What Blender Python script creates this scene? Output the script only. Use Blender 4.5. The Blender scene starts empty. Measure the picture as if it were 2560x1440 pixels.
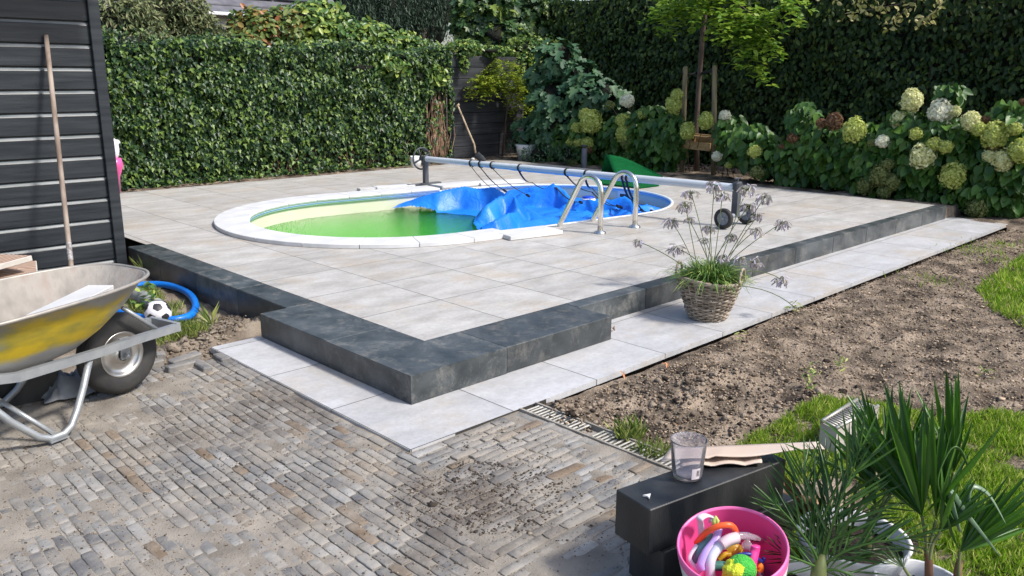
import bpy, bmesh, math, random
import numpy as np
from mathutils import Vector, Matrix, noise
random.seed(7); RN = np.random.default_rng(7)
SC = bpy.context.scene
COL = SC.collection
rad = math.radians

# ---------------------------------------------------------------- camera, sky, sun, exposure
CAM = np.array([-2.6196, -3.3704, 1.3641]); EUL = (rad(75.814), rad(-0.245), rad(-44.036)); FPX = 2091.46
cd = bpy.data.cameras.new('camera'); cam = bpy.data.objects.new('camera', cd); COL.objects.link(cam)
cam.location = CAM; cam.rotation_euler = EUL; cd.sensor_width = 36; cd.lens = FPX/2560*36; cd.clip_end = 500; cd.clip_start = .05
SC.camera = cam
SUN_AZ = (0.40, -0.917); SUN_EL = rad(50)
sun = bpy.data.lights.new('sun', 'SUN'); sun.energy = 3.0; sun.angle = rad(7.0); sun.color = (1, .955, .89)
so = bpy.data.objects.new('sun', sun); COL.objects.link(so)
sd = Vector((SUN_AZ[0]*math.cos(SUN_EL), SUN_AZ[1]*math.cos(SUN_EL), math.sin(SUN_EL)))
so.rotation_euler = sd.to_track_quat('Z', 'Y').to_euler(); so.location = (0, 0, 20)
w = bpy.data.worlds.new('World'); SC.world = w; w.use_nodes = True
nt = w.node_tree; bg = nt.nodes['Background']; sky = nt.nodes.new('ShaderNodeTexSky')
sky.sky_type = 'NISHITA'; sky.sun_disc = False; sky.sun_elevation = SUN_EL
sky.sun_rotation = math.atan2(SUN_AZ[0], SUN_AZ[1]); sky.dust_density = 2.5; sky.air_density = 1.0
nt.links.new(sky.outputs[0], bg.inputs[0]); bg.inputs[1].default_value = 0.15
SC.view_settings.view_transform = 'Standard'; SC.view_settings.look = 'None'
SC.view_settings.exposure = 0.50; SC.view_settings.gamma = 1
SC.cycles.volume_bounces = 4; SC.cycles.max_bounces = 8; SC.cycles.diffuse_bounces = 4; SC.cycles.transparent_max_bounces = 10; SC.cycles.caustics_reflective = False; SC.cycles.caustics_refractive = False

# ---------------------------------------------------------------- helpers
RCAM = np.array(cam.rotation_euler.to_matrix())
def G(u, v, val=0.0, ax=2):
    """point of the photo's pixel (u,v) on the world plane coordinate[ax] = val"""
    d = RCAM @ np.array([(u-1280)/FPX, (720-v)/FPX, -1.0]); t = (val-CAM[ax])/d[ax]
    return CAM+t*d
def G2(u, v, dist):
    d = RCAM @ np.array([(u-1280)/FPX, (720-v)/FPX, -1.0]); return CAM+d*dist
def pxm(p): return FPX/(-((np.array(p)-CAM) @ RCAM)[2])      # pixels per metre at a point
RIGHT = RCAM[:, 0]; FWD = np.array([0.695, 0.719, 0.0]); UP = np.array([0, 0, 1.0])
def nz(x, y, z=0, s=1.0, o=4): return noise.fractal(Vector((x*s, y*s, z*s)), 1.0, 2.0, o)

def N(nt, t, **k):
    n = nt.nodes.new(t)
    for a, b in k.items(): setattr(n, a, b)
    return n
def mat(name, c1, c2=None, rough=.6, metal=0., scale=8., bump=0., bscale=60., detail=6., spec=.5, c3=None, island=None,
        transl=0., contrast=(.35, .65), stretch=None, coat=0., transm=0., alpha=1., bdist=.01, ior=1.45, sheen=0.):
    m = bpy.data.materials.new(name); m.use_nodes = True; t = m.node_tree; b = t.nodes['Principled BSDF']; L = t.links.new
    b.inputs['Roughness'].default_value = rough; b.inputs['Metallic'].default_value = metal
    b.inputs['Specular IOR Level'].default_value = spec; b.inputs['Coat Weight'].default_value = coat; b.inputs['IOR'].default_value = ior
    b.inputs['Transmission Weight'].default_value = transm; b.inputs['Alpha'].default_value = alpha; b.inputs['Sheen Weight'].default_value = sheen
    out = None; tc = N(t, 'ShaderNodeTexCoord'); vec = tc.outputs['Object']
    if stretch:
        mp = N(t, 'ShaderNodeMapping'); mp.inputs['Scale'].default_value = stretch; L(vec, mp.inputs[0]); vec = mp.outputs[0]
    if c2 is None: b.inputs['Base Color'].default_value = (*c1, 1)
    else:
        r = N(t, 'ShaderNodeValToRGB'); e = r.color_ramp.elements
        e[0].position, e[1].position = contrast; e[0].color = (*c1, 1); e[1].color = (*c2, 1)
        if c3: x = e.new((contrast[0]+contrast[1])/2); x.color = (*c3, 1)
        if island:
            g = N(t, 'ShaderNodeNewGeometry'); n = N(t, 'ShaderNodeTexNoise'); n.inputs['Scale'].default_value = scale; L(vec, n.inputs[0])
            mx = N(t, 'ShaderNodeMix'); mx.inputs[0].default_value = island
            L(n.outputs[0], mx.inputs[2]); L(g.outputs['Random Per Island'], mx.inputs[3]); L(mx.outputs[0], r.inputs[0])
        else:
            n = N(t, 'ShaderNodeTexNoise'); n.inputs['Scale'].default_value = scale; n.inputs['Detail'].default_value = detail
            L(vec, n.inputs[0]); L(n.outputs[0], r.inputs[0])
        L(r.outputs[0], b.inputs['Base Color']); out = r.outputs[0]
    if bump:
        n2 = N(t, 'ShaderNodeTexNoise'); n2.inputs['Scale'].default_value = bscale; n2.inputs['Detail'].default_value = 5; L(vec, n2.inputs[0])
        bp = N(t, 'ShaderNodeBump'); bp.inputs['Strength'].default_value = bump; bp.inputs['Distance'].default_value = bdist
        L(n2.outputs[0], bp.inputs['Height']); L(bp.outputs[0], b.inputs['Normal'])
    if transl:
        tr = N(t, 'ShaderNodeBsdfTranslucent'); ms = N(t, 'ShaderNodeMixShader'); ms.inputs[0].default_value = transl
        if out: L(out, tr.inputs[0])
        else: tr.inputs[0].default_value = (*c1, 1)
        L(b.outputs[0], ms.inputs[1]); L(tr.outputs[0], ms.inputs[2]); L(ms.outputs[0], t.nodes['Material Output'].inputs[0])
    return m

def tag(o, label=None, cat=None, group=None, kind=None):
    if label: o['label'] = label
    if cat: o['category'] = cat
    if group: o['group'] = group
    if kind: o['kind'] = kind
    return o
def thing(name, loc, label, cat, group=None, rz=0.):
    o = bpy.data.objects.new(name, None); COL.objects.link(o); o.location = [float(c) for c in loc]; o.rotation_euler = (0, 0, rz)
    o.empty_display_size = .1
    return tag(o, label, cat, group)
def root(o):
    while o.parent: o = o.parent
    return o
def link(name, me, m, parent=None, base=None, local=False):
    """me holds world coordinates unless local; the object's origin goes to its thing's base"""
    off = None
    if parent is not None:
        if not local: off = root(parent).location
    elif base is not None and not local: off = Vector([float(c) for c in base])
    if off is not None:
        me.transform(Matrix.Translation(-Vector(off)))
    o = bpy.data.objects.new(name, me); COL.objects.link(o)
    if parent is not None: o.parent = parent
    elif base is not None: o.location = [float(c) for c in base]
    for x in (m if isinstance(m, (list, tuple)) else [m]): me.materials.append(x)
    return o

class MB:
    def __init__(s): s.v = []; s.f = []; s.mi = []; s.sm = []
    def add(s, V, F, mi=0, smooth=True):
        k = len(s.v); s.v += [tuple(map(float, p)) for p in V]
        for f in F: s.f.append([i+k for i in f]); s.mi.append(mi); s.sm.append(smooth)
    def box(s, c, d, rot=None, mi=0, bev=0.):
        x, y, z = d[0]/2, d[1]/2, d[2]/2
        if bev:
            b = bev; V = []; 
            for sx in (-1, 1):
                for sy in (-1, 1):
                    for sz in (-1, 1):
                        V += [(sx*x, sy*(y-b), sz*(z-b)), (sx*(x-b), sy*y, sz*(z-b)), (sx*(x-b), sy*(y-b), sz*z)]
            bm = bmesh.new(); [bm.verts.new(p) for p in V]; r = bmesh.ops.convex_hull(bm, input=bm.verts)
            bmesh.ops.dissolve_limit(bm, angle_limit=.02, verts=bm.verts, edges=bm.edges)
            bm.verts.index_update(); V = [v.co[:] for v in bm.verts]; F = [[v.index for v in f.verts] for f in bm.faces]; bm.free()
        else:
            V = [(sx*x, sy*y, sz*z) for sx in (-1, 1) for sy in (-1, 1) for sz in (-1, 1)]
            F = [(0, 1, 3, 2), (4, 6, 7, 5), (0, 4, 5, 1), (2, 3, 7, 6), (0, 2, 6, 4), (1, 5, 7, 3)]
        V = np.array(V, float)
        if rot is not None: V = V @ np.array(rot).T
        s.add(V+np.array(c, float), F, mi, False); return s
    def tube(s, P, r, n=8, mi=0, cap=True, closed=False, flat=None):
        P = [np.array(p, float) for p in P]; m = len(P); R = r if hasattr(r, '__len__') else [r]*m
        V = []; up = None
        for i, p in enumerate(P):
            a = P[(i-1) % m] if (i > 0 or closed) else p; b = P[(i+1) % m] if (i < m-1 or closed) else p
            t = b-a; t = t/(np.linalg.norm(t)+1e-12)
            if up is None:
                up = np.array([0, 0, 1.]) if abs(t[2]) < .9 else np.array([1., 0, 0])
            up = up-t*np.dot(up, t); up /= np.linalg.norm(up)+1e-12; sd_ = np.cross(t, up)
            for k in range(n):
                an = 2*math.pi*k/n; h = R[i]*(flat if flat else 1)
                V.append(p+sd_*math.cos(an)*R[i]+up*math.sin(an)*h)
        F = []
        for i in range(m if closed else m-1):
            for k in range(n):
                a = i*n+k; b = i*n+(k+1) % n; c = ((i+1) % m)*n+(k+1) % n; d = ((i+1) % m)*n+k; F.append((a, b, c, d))
        if cap and not closed: F += [tuple(range(n-1, -1, -1)), tuple(range((m-1)*n, m*n))]
        s.add(V, F, mi); return s
    def lathe(s, prof, c=(0, 0, 0), n=32, mi=0, rot=None, cap=False):
        V = []
        for r, z in prof:
            for k in range(n): V.append((r*math.cos(2*math.pi*k/n), r*math.sin(2*math.pi*k/n), z))
        F = [(i*n+k, i*n+(k+1) % n, (i+1)*n+(k+1) % n, (i+1)*n+k) for i in range(len(prof)-1) for k in range(n)]
        if cap: F += [tuple(range(n-1, -1, -1)), tuple(range((len(prof)-1)*n, len(prof)*n))]
        V = np.array(V)
        if rot is not None: V = V @ np.array(rot).T
        s.add(V+np.array(c, float), F, mi); return s
    def ball(s, c, r, n=10, mi=0, jit=0., sc=(1, 1, 1)):
        V = []; F = []; m = n
        for i in range(m+1):
            th = math.pi*i/m
            for k in range(2*n):
                ph = math.pi*k/n; d = np.array([math.sin(th)*math.cos(ph), math.sin(th)*math.sin(ph), math.cos(th)])
                q = r*(1+jit*noise.noise(Vector(d*2.1)+Vector([float(x)*7 for x in c]))) if jit else r
                V.append(np.array(c)+d*q*np.array(sc))
        for i in range(m):
            for k in range(2*n): F.append((i*2*n+k, (i+1)*2*n+k, (i+1)*2*n+(k+1) % (2*n), i*2*n+(k+1) % (2*n)))
        s.add(V, F, mi); return s
    def prism(s, poly, z0, z1, mi=0):
        n = len(poly); V = [(x, y, z0) for x, y in poly]+[(x, y, z1) for x, y in poly]
        F = [tuple(range(n-1, -1, -1)), tuple(range(n, 2*n))]+[(i, (i+1) % n, n+(i+1) % n, n+i) for i in range(n)]
        s.add(V, F, mi, False); return s
    def mesh(s, name):
        me = bpy.data.meshes.new(name); me.from_pydata(s.v, [], s.f)
        me.polygons.foreach_set('use_smooth', s.sm); me.polygons.foreach_set('material_index', s.mi); me.update(); return me
    def build(s, name, m, parent=None, base=None, local=False, auto=None):
        me = s.mesh(name)
        if auto:
            try: me.set_sharp_from_angle(angle=rad(auto))
            except Exception: pass
        return link(name, me, m, parent, base, local)

# leaf templates: right-half outline of (x,y); mirrored; y = 0 stalk, y = 1 tip
T_IVY = [(0, 0), (.30, -.06), (.52, .26), (.27, .40), (.22, .62), (0, 1)]
T_OVAL = [(0, 0), (.22, .18), (.29, .48), (.18, .78), (0, 1)]
T_HEART = [(0, 0), (.28, -.02), (.42, .25), (.36, .55), (.16, .85), (0, 1)]
T_LANCE = [(0, 0), (.11, .2), (.13, .5), (.08, .8), (0, 1)]
T_FIG = [(0, 0), (.22, -.04), (.46, .16), (.28, .32), (.54, .62), (.34, .66), (.17, .5), (.22, .84), (0, 1)]
T_BLADE = [(0, 0), (.05, .0), (.045, .5), (0, 1)]
T_THIN = [(0, 0), (.02, .0), (.022, .5), (0, 1)]
def cloud(tmpl, pos, nrm, tip, size, fold=.25, curl=.25):
    """many folded leaves as one mesh"""
    H = tmpl; k = len(H); base = [(x, y, fold*abs(x)-curl*y*y*.5) for x, y in H]+[(-x, y, fold*abs(x)-curl*y*y*.5) for x, y in H[1:-1]]
    B = np.array(base); fr = list(range(k)); fl = [0]+list(range(k, k+k-2))+[k-1]; fl = fl[::-1]
    pos = np.asarray(pos, float); n = len(pos); nrm = np.asarray(nrm, float); nrm = nrm/(np.linalg.norm(nrm, axis=1, keepdims=True)+1e-9)
    tip = np.asarray(tip, float); tip = tip-nrm*(tip*nrm).sum(1, keepdims=True); tip = tip/(np.linalg.norm(tip, axis=1, keepdims=True)+1e-9)
    sd_ = np.cross(tip, nrm); size = np.broadcast_to(np.asarray(size, float), (n,))
    V = pos[:, None, :]+size[:, None, None]*(B[None, :, 0:1]*sd_[:, None, :]+B[None, :, 1:2]*tip[:, None, :]+B[None, :, 2:3]*nrm[:, None, :])
    nb = len(B); V = V.reshape(-1, 3); off = (np.arange(n)*nb)[:, None]
    lp = np.concatenate([np.array(fr)[None]+off, np.array(fl)[None]+off], axis=1).ravel()
    tot = np.full(2*n, k); return V, lp, tot
def cmesh(name, parts):
    V = []; LP = []; T = []; o = 0
    for v, lp, t in parts: V.append(v); LP.append(lp+o); T.append(t); o += len(v)
    V = np.concatenate(V); LP = np.concatenate(LP); T = np.concatenate(T)
    me = bpy.data.meshes.new(name); me.vertices.add(len(V)); me.vertices.foreach_set('co', V.ravel())
    me.loops.add(len(LP)); me.loops.foreach_set('vertex_index', LP.astype(np.int32))
    me.polygons.add(len(T)); st = np.concatenate([[0], np.cumsum(T)[:-1]]).astype(np.int32)
    me.polygons.foreach_set('loop_start', st); me.update(calc_edges=True); me.validate(); return me
def rnd(n, s=1.): return RN.normal(size=(n, 3))*s
def ell(u, v, ru, rv, ax, val, n, thick=.2, shell=.0):
    c = G(u, v, val, ax); s = pxm(c); q = RN.normal(size=(n, 3)); q /= np.linalg.norm(q, axis=1, keepdims=True)
    r = RN.uniform(shell, 1, n)**(1/3.); q = q*r[:, None]
    return c+RIGHT*q[:, :1]*ru/s+UP*q[:, 1:2]*rv/s+FWD*q[:, 2:3]*thick, q, c

# ---------------------------------------------------------------- materials
ZL = -0.145
M = {}
def kerb_material():
    m = mat('bluestone', (.022, .028, .031), (.080, .090, .095), rough=.42, scale=5, contrast=(.3, .7), bump=.3, bscale=130, bdist=.003, detail=10, stretch=(1, 1, 1.5))
    t = m.node_tree; L = t.links.new; bs = t.nodes['Principled BSDF']; src = bs.inputs['Base Color'].links[0].from_socket; tc = N(t, 'ShaderNodeTexCoord')
    n1 = N(t, 'ShaderNodeTexNoise'); n1.inputs['Scale'].default_value = 6.5; n1.inputs['Detail'].default_value = 14; n1.inputs['Roughness'].default_value = .86; n1.inputs['Distortion'].default_value = .25; L(tc.outputs['Object'], n1.inputs[0])
    r1 = N(t, 'ShaderNodeValToRGB'); r1.color_ramp.elements[0].position = .50; r1.color_ramp.elements[1].position = .70; L(n1.outputs[0], r1.inputs[0])
    m1 = N(t, 'ShaderNodeMix', data_type='RGBA'); mu = N(t, 'ShaderNodeMath', operation='MULTIPLY'); L(r1.outputs[0], mu.inputs[0]); mu.inputs[1].default_value = .55; L(mu.outputs[0], m1.inputs[0]); L(src, m1.inputs[6]); m1.inputs[7].default_value = (.34, .32, .285, 1)
    g_ = N(t, 'ShaderNodeNewGeometry'); mr = N(t, 'ShaderNodeMath', operation='MULTIPLY_ADD'); L(g_.outputs['Random Per Island'], mr.inputs[0]); mr.inputs[1].default_value = .5; mr.inputs[2].default_value = .8; hs_ = N(t, 'ShaderNodeHueSaturation'); L(m1.outputs[2], hs_.inputs['Color']); L(mr.outputs[0], hs_.inputs['Value']); L(hs_.outputs[0], bs.inputs['Base Color']); rr_ = N(t, 'ShaderNodeMath', operation='MULTIPLY_ADD'); L(r1.outputs[0], rr_.inputs[0]); rr_.inputs[1].default_value = .4; rr_.inputs[2].default_value = .34; L(rr_.outputs[0], bs.inputs['Roughness'])
    return m
M['kerb'] = kerb_material()
M['blackblock'] = mat('black_stone', (.006, .008, .011), (.060, .060, .058), rough=.45, scale=7, contrast=(.38, .85), detail=12, stretch=(1, 1, .35), bump=.3, bscale=200, bdist=.003)
M['black_board'] = mat('black_board', (.008, .012, .017), (.042, .049, .056), rough=.38, scale=3, stretch=(.6, 3, 9), bump=.25, bscale=14, bdist=.004, contrast=(.3, .8))
M['fence'] = mat('fence_board', (.020, .022, .027), (.05, .053, .06), rough=.55, scale=3, stretch=(.7, 3, 9), bump=.3, bscale=12, bdist=.004)
M['white_stone'] = mat('white_coping', (.52, .525, .53), (.66, .665, .67), rough=.75, scale=3, bump=.15, bscale=150, bdist=.002)
M['grey_stone'] = mat('sawn_coping', (.45, .45, .44), (.55, .55, .54), rough=.8, scale=8, bump=.2, bscale=90, bdist=.003)
M['steel'] = mat('steel', (.76, .74, .70), rough=.2, metal=1)
M['alu'] = mat('aluminium', (.54, .58, .62), (.60, .64, .68), rough=.3, metal=.0, scale=3, coat=.4)
M['dark_plastic'] = mat('dark_plastic', (.055, .06, .07), rough=.5)
M['tyre'] = mat('tyre_rubber', (.022, .022, .023), (.05, .048, .045), rough=.7, scale=7, bump=.2, bscale=60)
M['grey_plastic'] = mat('grey_plastic', (.26, .28, .31), rough=.5)
M['black_strap'] = mat('black_strap', (.012, .012, .016), rough=.6)
M['ivy'] = mat('ivy_leaf', (.012, .036, .016), (.20, .30, .055), rough=.40, scale=1.7, island=.85, contrast=(.1, 1.0), c3=(.034, .085, .022), transl=.15, spec=.5)
M['hedge'] = mat('hedge_leaf', (.016, .045, .012), (.13, .19, .03), rough=.55, scale=1.3, island=.75, contrast=(.1, .98), c3=(.036, .075, .014), transl=.3)
M['laurel'] = mat('laurel_leaf', (.05, .13, .025), (.40, .48, .09), rough=.38, scale=1.5, island=.7, contrast=(.15, .9), c3=(.11, .20, .04), transl=.22, spec=.6)
M['photinia'] = mat('photinia_leaf', (.09, .15, .035), (.40, .10, .045), rough=.4, scale=5, island=.8, contrast=(.3, .97), c3=(.20, .24, .06), transl=.2)
M['bush'] = mat('dry_bush_leaf', (.055, .085, .028), (.34, .33, .17), rough=.6, scale=2, island=.7, contrast=(.2, .9), c3=(.15, .18, .07), transl=.15)
M['conifer'] = mat('conifer_leaf', (.008, .026, .014), (.045, .085, .045), rough=.6, scale=3, island=.6)
M['vine'] = mat('vine_leaf', (.03, .075, .025), (.24, .32, .06), rough=.42, scale=2, island=.8, c3=(.06, .13, .04), transl=.25, contrast=(.2, .95))
M['wisteria'] = mat('wisteria_leaf', (.10, .19, .02), (.42, .47, .04), rough=.5, scale=3, island=.6, transl=.3, contrast=(.2, .9))
M['robinia'] = mat('robinia_leaf', (.08, .20, .02), (.38, .52, .06), rough=.5, scale=3, island=.6, transl=.4, contrast=(.2, .9))
M['yellowleaf'] = mat('yellow_leaf', (.24, .25, .07), (.52, .48, .20), rough=.5, scale=3, island=.7, transl=.35)
M['fig'] = mat('fig_leaf', (.028, .085, .040), (.085, .175, .075), rough=.5, scale=2, island=.8, transl=.15, contrast=(.2, .9))
M['hydra'] = mat('hydrangea_leaf', (.025, .085, .014), (.095, .20, .030), rough=.45, scale=2, island=.8, transl=.2, contrast=(.2, .9))
M['trunk'] = mat('bark', (.07, .045, .035), (.15, .11, .085), rough=.85, scale=12, stretch=(1, 1, .25), bump=.6, bscale=40)
M['twig'] = mat('dry_twig', (.20, .12, .075), (.34, .23, .15), rough=.8, scale=10)
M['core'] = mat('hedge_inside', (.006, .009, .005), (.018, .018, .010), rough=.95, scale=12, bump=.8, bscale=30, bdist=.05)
M['stake'] = mat('stake_wood', (.17, .14, .08), (.28, .23, .14), rough=.8, scale=5, stretch=(5, 5, .6), bump=.3, bscale=30)
M['newwood'] = mat('new_wood', (.36, .22, .09), (.52, .35, .17), rough=.7, scale=4, stretch=(1, 4, 8), bump=.2, bscale=30)
M['soil'] = mat('soil', (.055, .042, .032), (.38, .30, .225), rough=.95, scale=5.5, contrast=(.33, .68), bump=.9, bscale=70, bdist=.02, detail=11, c3=(.19, .15, .112), spec=.2)
M['sand'] = mat('sandy_soil', (.12, .095, .072), (.34, .29, .225), rough=.95, scale=4, contrast=(.35, .68), bump=.8, bscale=60, bdist=.015, detail=10, spec=.2, c3=(.22, .18, .14))
M['clod'] = mat('clod', (.04, .031, .025), (.32, .255, .195), rough=.97, scale=30, bump=.9, bscale=120, island=.6, spec=.15)
M['grass'] = mat('grass_blade', (.18, .36, .018), (.72, .66, .28), rough=.5, scale=3, island=.7, transl=.35, contrast=(.15, .95), c3=(.36, .54, .05))
M['weed'] = mat('weed_blade', (.16, .26, .05), (.46, .50, .16), rough=.55, scale=3, island=.7, transl=.3)
M['white_plastic'] = mat('white_plastic', (.78, .78, .79), rough=.35)

def tile_material(name, ox, oy, step, c1, c2, c3, stain):
    m = bpy.data.materials.new(name); m.use_nodes = True; t = m.node_tree; b = t.nodes['Principled BSDF']; L = t.links.new
    tc = N(t, 'ShaderNodeTexCoord'); sp = N(t, 'ShaderNodeSeparateXYZ'); L(tc.outputs['Object'], sp.inputs[0])
    def mth(op, a, bb=None):
        n = N(t, 'ShaderNodeMath', operation=op)
        for i, q in enumerate((a, bb)):
            if q is None: continue
            if isinstance(q, (int, float)): n.inputs[i].default_value = q
            else: L(q, n.inputs[i])
        return n.outputs[0]
    js = []; ids = []
    for o, off in ((sp.outputs[0], ox), (sp.outputs[1], oy)):
        q = mth('DIVIDE', mth('SUBTRACT', o, off), step); fr = mth('FRACT', q); fl = mth('FLOOR', q)
        d = mth('MINIMUM', fr, mth('SUBTRACT', 1.0, fr)); js.append(d); ids.append(fl)
    d = mth('MINIMUM', js[0], js[1]); joint = mth('LESS_THAN', d, .0045/step*.6)
    cmb = N(t, 'ShaderNodeCombineXYZ'); L(ids[0], cmb.inputs[0]); L(ids[1], cmb.inputs[1])
    wn = N(t, 'ShaderNodeTexWhiteNoise', noise_dimensions='3D'); L(cmb.outputs[0], wn.inputs[0])
    add = N(t, 'ShaderNodeVectorMath', operation='MULTIPLY_ADD'); L(wn.outputs['Color'], add.inputs[0]); add.inputs[1].default_value = (30, 30, 30); L(tc.outputs['Object'], add.inputs[2])
    mp = N(t, 'ShaderNodeMapping'); mp.inputs['Scale'].default_value = (1.0, 2.1, 1); mp.inputs['Rotation'].default_value = (0, 0, .5); L(add.outputs[0], mp.inputs[0])
    n1 = N(t, 'ShaderNodeTexNoise'); n1.inputs['Scale'].default_value = 3.2; n1.inputs['Detail'].default_value = 9; n1.inputs['Roughness'].default_value = .62; L(mp.outputs[0], n1.inputs[0])
    r = N(t, 'ShaderNodeValToRGB'); e = r.color_ramp.elements; e[0].position = .3; e[1].position = .7; e[0].color = (*c1, 1); e[1].color = (*c2, 1); x = e.new(.5); x.color = (*c3, 1)
    L(n1.outputs[0], r.inputs[0])
    n2 = N(t, 'ShaderNodeTexNoise'); n2.inputs['Scale'].default_value = 1.7; n2.inputs['Detail'].default_value = 8; n2.inputs['Roughness'].default_value = .7; L(tc.outputs['Object'], n2.inputs[0])
    r2 = N(t, 'ShaderNodeValToRGB'); r2.color_ramp.elements[0].position = .50; r2.color_ramp.elements[1].position = .72; L(n2.outputs[0], r2.inputs[0])
    mx = N(t, 'ShaderNodeMix', data_type='RGBA'); L(r.outputs[0], mx.inputs[6]); mx.inputs[7].default_value = (*stain, 1)
    f = mth('MULTIPLY', r2.outputs[0], .75); L(f, mx.inputs[0])
    hv = N(t, 'ShaderNodeHueSaturation'); L(mx.outputs[2], hv.inputs['Color']); L(mth('ADD', .95, mth('MULTIPLY', wn.outputs[0], .09)), hv.inputs['Value'])
    mj = N(t, 'ShaderNodeMix', data_type='RGBA'); L(joint, mj.inputs[0]); L(hv.outputs[0], mj.inputs[6]); mj.inputs[7].default_value = (.045, .042, .036, 1)
    L(mj.outputs[2], b.inputs['Base Color']); b.inputs['Roughness'].default_value = .55
    gn = N(t, 'ShaderNodeTexNoise'); gn.inputs['Scale'].default_value = 38; gn.inputs['Detail'].default_value = 8; gn.inputs['Roughness'].default_value = .75; L(tc.outputs['Object'], gn.inputs[0]); h2 = N(t, 'ShaderNodeHueSaturation'); L(mj.outputs[2], h2.inputs['Color']); L(mth('ADD', .66, mth('MULTIPLY', gn.outputs[0], .68)), h2.inputs['Value']); L(h2.outputs[0], b.inputs['Base Color'])
    nb = N(t, 'ShaderNodeTexNoise'); nb.inputs['Scale'].default_value = 90; nb.inputs['Detail'].default_value = 4; L(tc.outputs['Object'], nb.inputs[0])
    bp = N(t, 'ShaderNodeBump'); bp.inputs['Strength'].default_value = .25; bp.inputs['Distance'].default_value = .003; L(mth('SUBTRACT', nb.outputs[0], mth('MULTIPLY', joint, 2.)), bp.inputs['Height']); L(bp.outputs[0], b.inputs['Normal'])
    return m
M['deck'] = tile_material('terrace_tile', 0, 0, .6, (.33, .315, .29), (.52, .505, .48), (.43, .415, .39), (.42, .335, .24))
M['lower'] = tile_material('path_tile', -.085, -.77, .6, (.38, .38, .385), (.52, .52, .53), (.45, .45, .455), (.43, .36, .27))

# ---------------------------------------------------------------- pool outline
PC = np.array([3.33, 3.34]); PA = rad(-7.5); PL = 1.07; PB = 1.36
def l2w(x, y): c, s = math.cos(PA), math.sin(PA); return np.array([PC[0]+x*c-y*s, PC[1]+x*s+y*c])
def stad(s, off=0.):
    """stadium outline: s = metres along the rim from the near straight's middle, going left; off = outward"""
    b = PB; per = 4*PL+2*math.pi*b; s = s % per; r = b+off
    if s < PL: return l2w(-s, -r)
    s -= PL
    if s < math.pi*b: a = -math.pi/2-s/b; return l2w(-PL+r*math.cos(a), r*math.sin(a))
    s -= math.pi*b
    if s < 2*PL: return l2w(-PL+s, r)
    s -= 2*PL
    if s < math.pi*b: a = math.pi/2-s/b; return l2w(PL+r*math.cos(a), r*math.sin(a))
    s -= math.pi*b; return l2w(PL-s, -r)
PER = 4*PL+2*math.pi*PB
def ring(off, n=96): return [stad(PER*i/n, off) for i in range(n)]

def holed(name, outer, inner, z, m):
    bm = bmesh.new(); es = []
    for loop in (outer, inner):
        vs = [bm.verts.new((float(p[0]), float(p[1]), z)) for p in loop]
        es += [bm.edges.new((vs[i], vs[(i+1) % len(vs)])) for i in range(len(vs))]
    bmesh.ops.triangle_fill(bm, use_beauty=True, edges=es, normal=(0, 0, 1))
    for f in bm.faces:
        if f.normal.z < 0: f.normal_flip()
    me = bpy.data.meshes.new(name); bm.to_mesh(me); bm.free(); return link(name, me, m)

# ---------------------------------------------------------------- ground
def sheet(name, x0, x1, y0, y1, step, zf, m, inside=None):
    nx = int((x1-x0)/step)+1; ny = int((y1-y0)/step)+1; V = []; F = []
    for j in range(ny):
        for i in range(nx):
            x = x0+i*step; y = y0+j*step; V.append((x, y, zf(x, y)))
    for j in range(ny-1):
        for i in range(nx-1):
            if inside and not inside(x0+(i+.5)*step, y0+(j+.5)*step): continue
            F.append((j*nx+i, j*nx+i+1, (j+1)*nx+i+1, (j+1)*nx+i))
    b = MB(); b.add(V, F); o = b.build(name, m); tag(o, kind='structure'); return o
g0 = holed('ground', [(-60, -60), (90, -60), (90, 90), (-60, 90)], ring(.05), -.24, mat('far_soil', (.06, .045, .035), (.13, .10, .075), rough=.95, scale=1.5)); tag(g0, kind='structure')
def soilz(x, y):
    e = min(1, max(0, (-.80-y)/.25)); b = nz(x, y, 0, 1.1, 3)*.035+nz(x, y, 3, 5, 4)*.022+abs(nz(x, y, 5, 16, 3))*.016
    mound = .07*math.exp(-((x-.12)**2+(y+.93)**2)/.02)+.05*math.exp(-((x-.8)**2/.25+(y+1.22)**2/.02))
    hole = -.03*math.exp(-((x-.45)**2+(y+1.25)**2)/.06)
    return ZL-.035+b*(.4+.6*e)+mound*.7*(1+nz(x, y, 2, 12, 3))+hole+.012*e
soil = sheet('soil', .07, 8.0, -5.2, -.765, .022, soilz, M['soil'])
def bedz(x, y): return -.03+nz(x, y, 1, 3, 4)*.03+abs(nz(x, y, 4, 14, 3))*.02+(-.12 if y < -.1 else 0)*(1 if x > 7.3 else 1)
bed = sheet('planting_bed', 7.24, 10.2, -3.0, 9.2, .04, lambda x, y: bedz(x, y)-(.04 if x < 7.3 else 0), M['soil'])
bed2 = sheet('hedge_bed', -.2, 7.3, 7.08, 9.2, .04, lambda x, y: -.025+nz(x, y, 1, 4, 4)*.02+abs(nz(x, y, 4, 16, 3))*.02, M['soil'])
def sandz(x, y):
    b = nz(x, y, 7, 2, 3)*.03+nz(x, y, 3, 9, 4)*.016
    heap = .06*math.exp(-((y-1.30-.25*(x+.6))**2)/.012)*(1 if x > -1.4 else 0)*(1+nz(x, y, 2, 20, 3))
    return ZL-.055+b+heap
sand = sheet('sandy_ground', -4.0, -.16, .86, 3.62, .02, sandz, M['sand'])

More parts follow.
